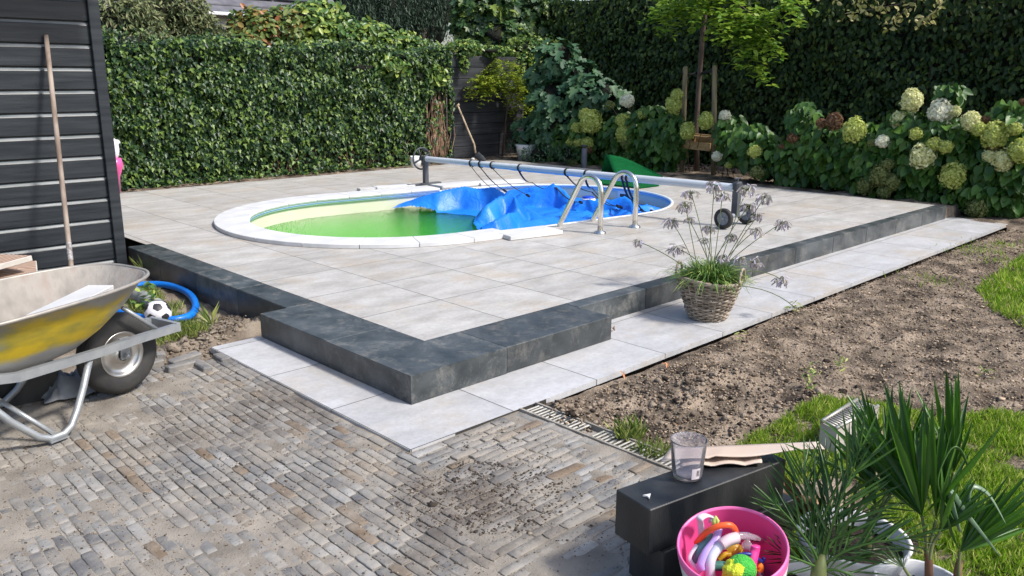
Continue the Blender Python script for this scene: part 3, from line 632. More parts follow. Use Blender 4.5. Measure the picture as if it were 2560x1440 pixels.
b = MB(); b.box((-.285, WY+.005, .99), (.082, .07, 2.42), bev=.004); b.build('corner_post', M['black_board'], shed)
b = MB(); b.box((-1.95, 4.7, 2.235), (3.5, 3.0, .05)); b.box((-1.95, 3.183, 2.22), (3.5, .03, .2)); b.build('roof', M['black_board'], shed)

# ---------------------------------------------------------------- pole leaning on the shed
A = G(178, 668, WY-.55, 1); B_ = G(115, 88, WY-.02, 1); pole = thing('wooden_pole', A, 'long grey wooden broom pole leaning against the black shed boards', 'pole')
b = MB(); b.tube([A-(B_-A)*.12, A, A+(B_-A)*.5, B_], [.0185, .0185, .018, .0165], 12); b.build('shaft', mat('old_wood', (.18, .13, .10), (.36, .30, .25), rough=.7, scale=7, stretch=(2, 2, .5)), pole)
b = MB(); q = A+(B_-A)*.03; b.tube([q, q+(B_-A)*.075], .0195, 12, cap=False); b.build('label_band', mat('worn_sticker', (.45, .45, .46), (.18, .14, .12), rough=.6, scale=60), pole)

# ---------------------------------------------------------------- wheelbarrow (local frame: x forward, y left, z up from the paving)
TH = rad(15); wb = thing('wheelbarrow', (-1.31, .73, ZL), 'worn yellow and grey wheelbarrow with a fat black tyre parked on the clinkers', 'wheelbarrow', rz=TH)
traym = mat('tray_paint', (.30, .30, .295), (.42, .42, .41), rough=.5, scale=5, metal=.3, bump=.1, bscale=20)
t = traym.node_tree; L = t.links.new; bs = t.nodes['Principled BSDF']; rc = bs.inputs['Base Color'].links[0].from_socket
tc = N(t, 'ShaderNodeTexCoord'); mp = N(t, 'ShaderNodeMapping'); mp.inputs['Scale'].default_value = (3, 3, 9); mp.inputs['Rotation'].default_value = (0, .12, 0); L(tc.outputs['Object'], mp.inputs[0])
ns = N(t, 'ShaderNodeTexNoise'); ns.inputs['Scale'].default_value = 1.4; ns.inputs['Detail'].default_value = 4; L(mp.outputs[0], ns.inputs[0])
sp = N(t, 'ShaderNodeSeparateXYZ'); L(tc.outputs['Object'], sp.inputs[0])
def mth(op, a, bb):
    n_ = N(t, 'ShaderNodeMath', operation=op)
    for i, q in enumerate((a, bb)):
        if isinstance(q, (int, float)): n_.inputs[i].default_value = q
        else: L(q, n_.inputs[i])
    return n_.outputs[0]
# paint patch: bounded in x and z, torn by noise
dx = mth('ABSOLUTE', mth('ADD', sp.outputs[0], .46), 0); dz = mth('ABSOLUTE', mth('SUBTRACT', sp.outputs[2], mth('ADD', .455, mth('MULTIPLY', sp.outputs[0], -.02))), 0)
k_ = mth('SUBTRACT', 1.18, mth('MAXIMUM', mth('DIVIDE', dx, .42), mth('DIVIDE', dz, .10))); k_ = mth('ADD', k_, mth('MULTIPLY', mth('SUBTRACT', ns.outputs[0], .5), 1.5))
rr = N(t, 'ShaderNodeValToRGB'); rr.color_ramp.elements[0].position = .16; rr.color_ramp.elements[1].position = .62; L(k_, rr.inputs[0])
yel = N(t, 'ShaderNodeValToRGB'); yel.color_ramp.elements[0].color = (.27, .26, .06, 1); yel.color_ramp.elements[1].color = (.66, .48, .025, 1); yel.color_ramp.elements[0].position = .35; yel.color_ramp.elements[1].position = .6; L(ns.outputs[0], yel.inputs[0])
mx = N(t, 'ShaderNodeMix', data_type='RGBA'); L(rr.outputs[0], mx.inputs[0]); L(rc, mx.inputs[6]); L(yel.outputs[0], mx.inputs[7]); L(mx.outputs[2], bs.inputs['Base Color'])
inm = mat('tray_inside', (.20, .185, .165), (.26, .18, .14), rough=.75, scale=9, contrast=(.3, .75), c3=(.34, .31, .275), bump=.3, bscale=40, stretch=(1, 1, .4), detail=10)
def ringpts(x0, x1, hy, z0, z1, n=64, p=3.2, nose=0.):
    V = []
    for i in range(n):
        a = 2*math.pi*i/n; c_, s_ = math.cos(a), math.sin(a); ex = math.copysign(abs(c_)**(2/p), c_); ey = math.copysign(abs(s_)**(2/p), s_)
        x = (x0+x1)/2+(x1-x0)/2*ex; f = (x-x0)/(x1-x0); V.append((x, hy*ey*(1-nose*f*f), z0+(z1-z0)*f))
    return V
RG = [ringpts(-.98, .125, .355, .560, .600, nose=.2), ringpts(-.96, .11, .345, .565, .603, nose=.2), ringpts(-.93, .01, .305, .48, .49, nose=.2), ringpts(-.89, -.11, .255, .385, .39, nose=.25), ringpts(-.86, -.22, .215, .325, .325, nose=.3), ringpts(-.83, -.27, .18, .308, .308, nose=.3)]
def loft(RG_, flip=False, cap=True):
    b = MB(); k = len(RG_[0]); V = [q for r in RG_ for q in r]; F = []
    for j in range(len(RG_)-1):
        for i in range(k):
            f = (j*k+i, (j+1)*k+i, (j+1)*k+(i+1) % k, j*k+(i+1) % k); F.append(f[::-1] if flip else f)
    if cap: F.append(tuple(range((len(RG_)-1)*k, len(RG_)*k)))
    b.add(V, F); return b
tray = loft(RG).build('tray', traym, wb, local=True)
RI = [[(x*.992-.003, y*.985, z+.002) for x, y, z in r] for r in RG[1:]]
loft(RI, True).build('tray_inside', inm, tray, local=True)
b = MB(); b.tube([(x, y, z+.003) for x, y, z in RG[0]], .0085, 8, closed=True); b.build('rim_bead', mat('rim_steel', (.30, .29, .27), (.40, .36, .31), rough=.5, metal=.4, scale=20), tray, local=True)
frm = mat('frame_steel', (.33, .35, .37), (.42, .44, .45), rough=.4, metal=.5, scale=12, bump=.1)
b = MB()
for s_ in (-1, 1):
    pr = [(.27, .10), (.05, .125), (-.20, .175), (-.6, .24), (-1.25, .30)]; hz = [.277, .284, .292, .312, .45]
    for (xa, ya), (xb, yb), za, zb in zip(pr[:-1], pr[1:], hz[:-1], hz[1:]):
        A = np.array([xa, s_*ya, za]); B_ = np.array([xb, s_*yb, zb]); d = B_-A; ln = np.linalg.norm(d); d /= ln; yy = np.cross(UP, d); yy /= np.linalg.norm(yy); zz = np.cross(d, yy)
        b.box((A+B_)/2, (ln+.012, .03, .038), np.stack([d, yy, zz], 1))
b.box((.275, 0, .277), (.022, .22, .045)); b.build('frame', frm, wb, local=True)
b = MB()
for s_ in (-1, 1): b.tube([(.17, s_*.10, .285), (-.02, s_*.11, .45)], .011, 4); b.box((.0, s_*.062, .235), (.05, .006, .11))
b.tube([(0, -.075, .2), (0, .075, .2)], .011, 10); b.ball((0, -.078, .2), .014, 5); b.build('wheel_fork', frm, wb, local=True)
for s_ in (-1, 1):
    b = MB(); P_ = [(-.24, s_*.17, .29), (-.31, s_*.205, .17), (-.37, s_*.235, .085), (-.42, s_*.262, .035), (-.46, s_*.27, .016), (-.52, s_*.27, .016), (-.565, s_*.265, .04), (-.66, s_*.25, .14), (-.78, s_*.235, .31)]
    b.tube(P_, .0155, 10); b.tube([(-.50, s_*.262, .03), (-.62, s_*.10, .19)], .011, 8); b.box((-.49, s_*.27, .004), (.08, .04, .006)); b.build('leg', frm, wb, local=True)
RX = np.array([[1, 0, 0], [0, 0, 1], [0, -1, 0.]])
b = MB(); b.lathe([(.108, -.038), (.13, -.050), (.165, -.051), (.188, -.040), (.198, -.018), (.200, 0), (.198, .018), (.188, .040), (.165, .051), (.13, .050), (.108, .038)], (0, 0, .2), 56, rot=RX)
for q in (-.03, -.015, .0, .015, .03): b.lathe([(.1975-abs(q)*.22, q-.003), (.2015-abs(q)*.22, q), (.1975-abs(q)*.22, q+.003)], (0, 0, .2), 56, rot=RX)
ty = b.build('wheel', M['tyre'], wb, local=True)
b = MB(); b.lathe([(.030, -.05), (.045, -.046), (.055, -.018), (.085, -.012), (.098, -.028), (.110, -.044), (.113, -.040), (.108, .0), (.113, .04), (.098, .028), (.06, .012), (.03, .05)], (0, 0, .2), 48, rot=RX)
b.build('rim', mat('rim_metal', (.52, .50, .47), (.62, .60, .57), rough=.32, metal=.9, scale=8), ty, local=True)
# slab lying in the barrow
zt_s = .40; A = G(221, 712, zt_s); B_ = G(0, 800, zt_s); d = (B_-A)/np.linalg.norm(B_-A); wv_ = G(262, 729, zt_s)-A; wv_ -= d*np.dot(wv_, d); ww = np.linalg.norm(wv_); wv_ /= ww; ww *= .80; d = d*math.cos(.10)-wv_*math.sin(.10)*-1; d /= np.linalg.norm(d); wv_ = wv_-d*np.dot(wv_, d); wv_ /= np.linalg.norm(wv_)
Rs = np.stack([d, wv_, np.cross(d, wv_)], 1); b = MB(); cs = A+d*.26+wv_*ww*.5-UP*.015; b.box((0, 0, 0), (.52, ww, .03), Rs, bev=.003); sl = b.build('stone_slab', mat('pale_slab', (.50, .50, .50), (.60, .60, .60), rough=.7, scale=5, bump=.2), base=cs, local=True)
tag(sl, 'pale grey stone slab lying inside the wheelbarrow tray', 'stone slab')

# ---------------------------------------------------------------- drain channel
dr = thing('drainage_channel', (.0, -1.4, ZL), 'narrow galvanised drainage channel between the clinkers and the bare soil', 'drain channel')
b = MB(); b.box((-.045, -1.45, ZL-.02), (.012, 1.36, .05)); b.box((.062, -1.45, ZL-.02), (.012, 1.36, .05)); b.box((.008, -1.45, ZL-.045), (.10, 1.36, .05)); b.build('channel_body', mat('old_concrete', (.20, .18, .15), (.36, .33, .29), rough=.9, scale=12), dr)
gz = mat('galvanised', (.30, .29, .26), (.46, .45, .41), rough=.45, metal=.5, scale=20)
for ya, yb in ((-.80, -1.12), (-1.20, -2.12)):
    b = MB(); y = ya
    while y > yb: b.box((.008, y, ZL-.004+random.gauss(0, .001)), (.092, .011, .010), bev=.003); y -= .024
    b.box((-.033, (ya+yb)/2, ZL-.006), (.008, abs(yb-ya)+.01, .008)); b.box((.050, (ya+yb)/2, ZL-.006), (.008, abs(yb-ya)+.01, .008)); b.build('grate', gz, dr)

# ---------------------------------------------------------------- hedges
def wallleaves(tmpl, x0, x1, z0, z1, n, fn, nrm, size, thick=.12):
    a = RN.uniform(x0, x1, n); z = RN.uniform(z0, z1, n); d = -RN.exponential(thick*.35, n)
    return a, z, d
def bumps(a, z): return np.array([noise.fractal(Vector((float(q)*1.2, float(r)*1.5, 3)), 1., 2., 3)*.12+noise.noise(Vector((float(q)*6, float(r)*6, 9)))*.07 for q, r in zip(a, z)])
ivy = thing('ivy_hedge', (3.6, 7.65, 0), 'long clipped wall of dark green ivy behind the pool', 'hedge')
n = 25000; a = RN.uniform(.3, 6.46, n); z = RN.uniform(.0, 1.82, n); dep = bumps(a, z)+RN.uniform(-.05, .05, n)
bare = ((np.abs(a-6.18-.06*np.sin(z*6))/.27)**2+((z-.62)/.62)**2 < 1)
bare2 = (z < .36+.12*np.sin(a*5)) & (a > 3.0) & (RN.uniform(0, 1, n) < .55)
topz = 1.68+.06*np.sin(a*3.1)+.05*np.sin(a*7.7)+.05*np.sin(a*17)+RN.exponential(.03, n); keep = (z < topz+.06) & ~(bare & (RN.uniform(0, 1, n) < .88)) & ~bare2
pos = np.stack([a, 7.46+dep-.0*z, z], 1)[keep]; m_ = len(pos)
nr = np.array([0, -1, .5])+rnd(m_, .6); tp = np.array([0, -.15, -1])+rnd(m_, .35)
parts = [cloud(T_IVY, pos, nr, tp, RN.uniform(.036, .070, m_), fold=.3)]
n = 3000; a = RN.uniform(.3, 6.5, n); yy = RN.uniform(7.4, 8.1, n); zz = 1.74+.06*np.sin(a*3.1)+RN.uniform(-.06, .07, n); pos = np.stack([a, yy, zz], 1)
parts.append(cloud(T_IVY, pos, np.array([0, -.3, 1])+rnd(n, .35), np.array([0, -1, 0])+rnd(n, .5), RN.uniform(.045, .075, n)))
n = 260; a = RN.uniform(.9, 6.4, n); pos = np.stack([a, 7.40-RN.uniform(0, .22, n)*(.4+.6*np.abs(np.sin(a*2.2))), RN.uniform(.0, .07, n)], 1)
parts.append(cloud(T_IVY, pos, np.array([0, -.2, 1])+rnd(n, .4), rnd(n, 1.), RN.uniform(.045, .07, n)))
for q in range(60):
    a_ = random.uniform(.8, 6.4); n = 14; f = np.linspace(0, 1, n); c0 = np.array([a_, 7.42+random.uniform(0, .5), 1.70]); dx = random.gauss(0, .12); h_ = random.uniform(.08, .24)
    pos = c0+np.stack([f*dx, f*random.gauss(-.03, .03), f*h_], 1); parts.append(cloud(T_IVY, pos, np.array([0, -.8, .5])+rnd(n, .5), rnd(n, .6)+np.array([0, 0, .1]), RN.uniform(.03, .055, n)))
link('foliage', cmesh('foliage', parts), M['ivy'], ivy)
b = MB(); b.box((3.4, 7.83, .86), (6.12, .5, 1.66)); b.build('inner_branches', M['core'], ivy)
b = MB()
for i in range(90):
    x = random.gauss(6.18, .13) if i < 55 else random.uniform(3.2, 6.0); h = random.uniform(.4, 1.2) if i < 55 else random.uniform(.2, .4); P_ = []
    for k in range(6): P_.append((x+nz(x, k*.3, i, 1.5, 2)*.09+k*random.gauss(0, .004), 7.50+random.gauss(0, .015), h*k/5))
    b.tube(P_, random.uniform(.004, .009), 5)
b.build('stem', M['twig'], ivy)
def shrub(name, label, cat, base, blobs, tmpl, m, size, ax, up=.5, trunk=True, group=None, fold=.25, shell=.25, corecol='core', tipdown=-.5, spread=.5, core=.6):
    """blobs: (u, v, ru, rv, plane value, n, thick)"""
    th = thing(name, base, label, cat, group); parts = []; cb = MB(); tb = MB()
    for (u, v, ru, rv, val, n, thick) in blobs:
        p, q, c = ell(u, v, ru, rv, ax, val, n, thick, shell)
        nr = RIGHT*q[:, :1]+UP*(q[:, 1:2]+up)-FWD*(.35-q[:, 2:3]*.8)+rnd(n, spread); tp = RIGHT*q[:, :1]*.6+UP*tipdown+rnd(n, .5)
        parts.append(cloud(tmpl, p, nr, tp, RN.uniform(size*.7, size*1.3, n), fold)); s = pxm(c)
        if core: cb.ball(c+FWD*thick*.25, 1, 7, jit=.5, sc=(ru/s*core, ru/s*core*.7, rv/s*core))
        if trunk:
            g = np.array([base[0]+random.uniform(-.1, .1), base[1]+random.uniform(-.1, .1), base[2]-.02]); md = (g+c)/2+np.array([0, 0, .1])
            tb.tube([g, md, c], [.018, .012, .006], 6)
    link('foliage', cmesh('foliage', parts), M[m], th)
    if core: cb.build('inner_branches', M[corecol], th)
    if trunk: tb.build('trunk', M['trunk'], th)
    return th
shrub('olive_bush', 'pale olive bush with narrow dry leaves rising behind the ivy beside the shed', 'bush', (2.2, 8.9, 0), [(300, 60, 110, 75, 8.7, 2600, .3), (420, 40, 110, 80, 8.8, 2600, .3), (500, 90, 70, 55, 8.6, 1300, .25), (340, 110, 110, 40, 8.4, 900, .2)], T_LANCE, 'bush', .09, 1, spread=.9)
shrub('photinia_bush', 'photinia with reddish young leaves standing above the ivy hedge', 'bush', (4.2, 8.9, 0), [(625, 75, 62, 55, 8.5, 700, .25), (700, 70, 55, 50, 8.5, 550, .25), (600, 120, 60, 40, 8.3, 450, .2)], T_OVAL, 'photinia', .10, 1, tipdown=.4)
shrub('cherry_laurel', 'glossy light green cherry laurel spilling over the middle of the ivy hedge', 'bush', (5.4, 8.8, 0), [(760, 75, 75, 70, 8.6, 700, .3), (840, 95, 80, 62, 8.5, 700, .3), (920, 105, 80, 52, 8.4, 700, .3), (1000, 125, 75, 45, 8.3, 650, .25), (1080, 150, 60, 40, 8.1, 450, .2), (780, 140, 110, 40, 8.2, 600, .2), (900, 150, 120, 35, 8.1, 600, .2), (800, 30, 60, 30, 8.8, 250, .2), (890, 170, 140, 34, 7.75, 650, .15), (1040, 190, 80, 40, 7.62, 420, .12)], T_OVAL, 'laurel', .105, 1, tipdown=.25)
# conifer
con = thing('weeping_conifer', (9.0, 11.2, 0), 'dark weeping conifer hanging behind the hedge near the black fence', 'tree')
pp = []; nn = []; tt = []; ss = []
for i in range(760):
    c = G(random.uniform(840, 1160), random.uniform(-90, 60), random.uniform(9.6, 10.4), 1); L_ = random.uniform(.25, .6)
    for k in range(16):
        pp.append(c+np.array([random.gauss(0, .02), random.gauss(0, .02), -L_*k/16])); nn.append(rnd(1)[0]); tt.append(np.array([random.gauss(0, .25), random.gauss(0, .25), -1])); ss.append(random.uniform(.05, .1))
link('crown', cmesh('crown', [cloud(T_LANCE, pp, nn, tt, ss)]), M['conifer'], con)
b = MB(); c = G(1000, 10, 11.4, 1); b.ball(c, 1, 8, jit=.3, sc=(1.5, .4, .9)); b.build('inner_branches', M['core'], con)
b = MB(); b.tube([(9, 11.2, 0), (9, 11.2, 1.5), (c[0], 11.1, c[2]+1)], [.14, .11, .06], 10); b.build('trunk', M['trunk'], con)
shrub('grape_vine', 'vine with big lobed leaves climbing high behind the black fence', 'vine', (7.9, 8.9, 0), [(1210, 20, 80, 50, 8.6, 420, .3), (1300, 50, 95, 70, 8.5, 560, .3), (1250, 90, 80, 40, 8.3, 300, .2), (1380, 60, 70, 70, 8.4, 300, .3), (1180, 60, 55, 60, 8.7, 220, .2)], T_FIG, 'vine', .15, 1, core=.55, tipdown=-1)
# black fence
fen = thing('black_fence', (7.1, 7.72, 0), 'short black board fence panel between the ivy and the fig', 'fence')
FY = 7.66; zt_ = G(1130, 139, FY, 1)[2]; xa = G(1131, 300, FY, 1)[0]; b = MB(); nb_ = 9; hh = zt_/nb_
for i in range(nb_): b.box((xa+.85, FY+.02+random.gauss(0, .001), hh*(i+.5)+.005), (1.7, .03, hh-.008), bev=.004)
b.build('boards', M['fence'], fen)
b = MB(); b.box((xa-.045, FY, zt_/2-.03), (.07, .08, zt_-.06), bev=.004); b.build('post', M['black_board'], fen)
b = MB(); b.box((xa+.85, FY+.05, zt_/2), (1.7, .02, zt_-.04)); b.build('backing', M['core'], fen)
shrub('climbing_ivy', 'small leaved climber trailing over the top of the black fence', 'climber', (7.4, 7.9, 0), [(1160, 120, 50, 22, 7.6, 420, .12), (1230, 128, 55, 14, 7.6, 260, .1), (1160, 160, 12, 22, 7.52, 70, .05), (1320, 125, 60, 40, 7.7, 800, .2), (1370, 130, 40, 45, 7.8, 450, .2), (1310, 180, 30, 50, 7.6, 350, .15)], T_IVY, 'laurel', .055, 1, trunk=False, core=.5)
# pinnate leaves helper
def pinnate(starts, m, name, parent, ln=.24, leaf=.055, k=7, droop=.6):
    pp = []; nn = []; tt = []; ss = []
    for c, d in starts:
        d = d/np.linalg.norm(d); sd_ = np.cross(d, UP); sd_ /= np.linalg.norm(sd_)+1e-9; L_ = ln*random.uniform(.7, 1.2)
        for i in range(1, k+1):
            f = i/k; p = c+d*L_*f-UP*droop*L_*f*f
            for s in (-1, 1):
                pp.append(p); nn.append(UP+rnd(1, .3)[0]); tt.append(sd_*s+d*.5-UP*.3); ss.append(leaf*random.uniform(.8, 1.2))
        pp.append(c+d*L_-UP*droop*L_); nn.append(UP+rnd(1, .2)[0]); tt.append(d-UP*.8); ss.append(leaf)
    return link(name, cmesh(name, [cloud(T_OVAL, pp, nn, tt, ss)]), M[m], parent)
wis = thing('wisteria', (7.6, 7.75, 0), 'bright yellow-green wisteria arching across the front of the black fence', 'climber')
st_ = []
for u, v, ru, rv, nn_ in ((1215, 205, 35, 22, 50), (1250, 195, 40, 30, 80), (1290, 215, 35, 40, 70), (1195, 220, 18, 18, 16), (1265, 160, 40, 15, 30), (1315, 270, 30, 40, 34), (1340, 330, 25, 40, 22)):
    p, q, c = ell(u, v, ru, rv, 1, 7.4, nn_, .18); st_ += [(p[i], RIGHT*random.uniform(-1.3, .6)-FWD*.5+rnd(1, .4)[0]) for i in range(nn_)]
pinnate(st_, 'wisteria', 'foliage', wis, .17, .05, 6)
b = MB(); c = G(1290, 200, 7.5, 1); b.tube([(7.75, 7.6, -.05), (7.8, 7.55, .7), c, G(1210, 190, 7.45, 1)], [.02, .016, .010, .004], 7); b.build('trunk', M['trunk'], wis)
shrub('fig_bush', 'fig bush with broad lobed blue-green leaves between the fence and the tall hedge', 'bush', (8.1, 6.6, 0), [(1400, 150, 55, 55, 7.9, 95, .25), (1385, 250, 62, 60, 7.75, 115, .3), (1470, 235, 75, 50, 8.0, 120, .3), (1330, 330, 42, 45, 7.7, 65, .25), (1400, 310, 80, 60, 7.8, 150, .3), (1520, 230, 40, 30, 8.1, 35, .2), (1450, 190, 45, 40, 8.0, 50, .25), (1360, 190, 45, 30, 7.85, 40, .2)], T_FIG, 'fig', .175, 0, tipdown=-.9, up=.7, core=.62, spread=.35)
shrub('low_shrub', 'low fine-leaved plant growing around the white planter', 'plant', (7.5, 6.2, 0), [(1350, 385, 55, 28, 7.5, 420, .2), (1290, 360, 25, 25, 7.6, 120, .12), (1420, 385, 25, 25, 7.5, 150, .15)], T_LANCE, 'fig', .06, 0, trunk=False, core=.5)
# tall back hedge
hed = thing('tall_hedge', (9.6, 3, 0), 'very tall dark hornbeam hedge closing the garden on the right', 'hedge')
n = 36000; a = RN.uniform(-4.2, 9.6, n); z = RN.uniform(-.1, 2.85, n); dep = bumps(a*.8, z*.9)*1.6+RN.uniform(-.08, .06, n); pos = np.stack([9.25+dep, a, z], 1)
parts = [cloud(T_OVAL, pos, np.array([-1, -.1, .35])+rnd(n, .45), np.array([-.2, 0, -1])+rnd(n, .5), RN.uniform(.06, .095, n))]
link('foliage', cmesh('foliage', parts), M['hedge'], hed)
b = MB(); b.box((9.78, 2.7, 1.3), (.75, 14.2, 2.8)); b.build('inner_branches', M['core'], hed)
b = MB()
for i in range(14): y = -4+i*1.0; b.tube([(9.35, y, -.1), (9.4, y+.05, 1.2), (9.45, y, 2.6)], [.03, .022, .01], 7)
b.build('trunk', M['trunk'], hed)
# garden tree with stakes
tb_ = np.array([8.3, 3.86, -.04]); tree = thing('young_tree', tb_, 'young staked tree with a bare grey trunk and lime green feathery leaves', 'tree')
P_ = [tb_, G(1740, 330, 8.3, 0), G(1748, 200, 8.3, 0), G(1757, 80, 8.3, 0), G(1768, -10, 8.3, 0), G(1775, -120, 8.3, 0)]; b = MB(); b.tube(P_, [.045, .038, .036, .036, .032, .026], 12); 
top = P_[-2]
for u, v in ((1650, -20), (1850, 20), (1900, -40), (1700, -90), (1920, 70), (1820, 130)): b.tube([P_[-3]+UP*.1 if v > 60 else top, (P_[-2]+G(u, v, 8.0, 0))/2+UP*.12, G(u, v, 7.9, 0)], [.014, .009, .004], 6)
b.build('trunk', M['trunk'], tree)
st_ = []
for u, v, ru, rv, nn_ in ((1870, 45, 50, 40, 42), (1845, 80, 35, 25, 14), (1895, 95, 26, 30, 18), (1800, 15, 60, 25, 30), (1690, 8, 60, 22, 34), (1960, 8, 45, 16, 16), (1880, 165, 20, 10, 4), (1780, -50, 190, 35, 90), (1655, 40, 25, 18, 7)):
    p, q, c = ell(u, v, ru, rv, 0, 8.0, nn_, .35); st_ += [(p[i], RIGHT*random.uniform(-1, 1)-FWD*random.uniform(-.4, 1)+rnd(1, .3)[0]) for i in range(nn_)]
pinnate(st_, 'robinia', 'crown', tree, .26, .10, 5, .8)
for u, v, lab in ((1705, 432, 'left round wooden tree stake beside the young trunk'), (1782, 432, 'right round wooden tree stake beside the young trunk')):
    bx = G(1705 if u < 1740 else 1785, 420, 8.05, 0); bx[2] = -.05; tp_ = G(1714, 166, 8.05, 0) if u < 1740 else G(1787, 163, 8.05, 0); tp_[0] = bx[0]; bot = np.array([bx[0], bx[1], -.1])
    b = MB(); b.tube([bot, tp_-UP*.03, tp_], [.036, .036, .030], 14); o = b.build('tree_stake', M['stake'], base=bot); tag(o, lab, 'stake', 'stakes of the young tree')
    if u < 1740: SL = tp_.copy()
    else: SR = tp_.copy()
b = MB(); m1 = G(1745, 183, 8.28, 0); b.tube([SL-UP*.10-RIGHT*.04, (SL+m1)/2-UP*.07, m1-RIGHT*.05, m1-RIGHT*.0+FWD*.06, m1+RIGHT*.05, SR-UP*.07+RIGHT*.03], .02, 6, flat=1.0); o = b.build('tree_strap', M['black_strap'], base=m1); tag(o, 'black rubber strap tying the young trunk to both stakes', 'strap')
b = MB(); pA = G(1696, 360, 7.98, 0); pB = G(1776, 368, 7.98, 0); d = pB-pA; ln = np.linalg.norm(d); d /= ln; yy = np.cross(UP, d); yy /= np.linalg.norm(yy); zz = np.cross(d, yy); RB = np.stack([d, yy, zz], 1); md = (pA+pB)/2
b.box(md, (ln, .03, .115), RB, bev=.003); b.box(md+yy*.19+UP*.1, (ln, .03, .115), RB, bev=.003); b.box(pA+d*.13+UP*.09+yy*.06, (.19, .10, .09), RB, bev=.003); b.box(pA+d*.36+UP*.135+yy*.06, (.3, .1, .012), RB)
o = b.build('stake_crossboard', M['newwood'], base=md); tag(o, 'new sawn crossboards nailed low on the tree stakes', 'board')
# overhanging yellow-leaved branch
br = thing('overhanging_branch', G(2300, -60, 7.6, 0), 'thin overhanging branches with small pale yellow leaves at the top right', 'branch')
b = MB(); pp = []; nn = []; tt = []
for path_ in ([(2330, -80), (2250, 10), (2170, 25), (2110, 35)], [(2340, -60), (2290, 0), (2240, 45), (2205, 65)], [(2330, -60), (2350, 10), (2320, 50), (2285, 55)], [(2300, -80), (2200, -20), (2130, 0), (2040, -20)]):
    Q = [G(u, v, 7.7, 0) for u, v in path_]; b.tube(Q, [.01, .006, .004, .002], 5)
    for i in range(len(Q)-1):
        for k in range(20): f = random.random(); pp.append(Q[i]+(Q[i+1]-Q[i])*f+rnd(1, .035)[0]); nn.append(rnd(1)[0]+UP*.5); tt.append(rnd(1)[0]-UP*.7)
b.build('branch_wood', M['trunk'], br); link('foliage', cmesh('foliage', [cloud(T_OVAL, pp, nn, tt, RN.uniform(.05, .085, len(pp)))]), M['yellowleaf'], br)

# ---------------------------------------------------------------- hydrangeas
FC = {}
for k_, c1, c2 in (('lime', (.38, .46, .08), (.74, .78, .28)), ('cream', (.66, .68, .30), (.90, .89, .58)), ('white', (.80, .80, .62), (.93, .92, .80)), ('brown', (.11, .06, .03), (.36, .21, .11)), ('olive', (.13, .17, .045), (.34, .38, .14))):
    FC[k_] = mat('floret_'+k_, c1, c2, rough=.6, scale=20, island=.8, contrast=(.1, .9), transl=.4)
CN = {'lime': 'lime green', 'cream': 'creamy', 'white': 'white', 'brown': 'withered brown', 'olive': 'dull olive'}
def head(u, v, r, col, val, parent, ry=1.):
    c = G(u, v, val, 0); R_ = r/pxm(c)
    n = 300; i = np.arange(n)+.5; ph = np.arccos(1-2*i/n); th = math.pi*(1+5**.5)*i; q = np.stack([np.cos(th)*np.sin(ph), np.sin(th)*np.sin(ph), np.cos(ph)], 1)
    lump = 1+.24*np.array([noise.noise(Vector(x*2.2)+Vector((u, v, 0))) for x in q]); sc = np.array([1, 1, ry])
    pts = c+q*R_*(lump[:, None])*sc*RN.uniform(.80, 1.06, (n, 1)); pr = []; s = .2*R_/.09*.09
    t1 = np.cross(q, UP+rnd(n, .1)); t1 /= np.linalg.norm(t1, axis=1, keepdims=True)+1e-9; t2 = np.cross(q, t1)
    for a in range(4):
        an = a*math.pi/2+RN.uniform(0, .6, n); d = t1*np.cos(an)[:, None]+t2*np.sin(an)[:, None]; pr.append(cloud(T_HEART, pts, q+rnd(n, .55), d, .21*R_*RN.uniform(.7, 1.3, n), fold=.1, curl=.3))
    o = link('flower_head', cmesh('flower_head', pr), FC[col], parent); b = MB(); b.ball(c, R_*.76, 6, sc=(1, 1, ry)); b.build('flower_core', FC[col], o)
    return c, R_
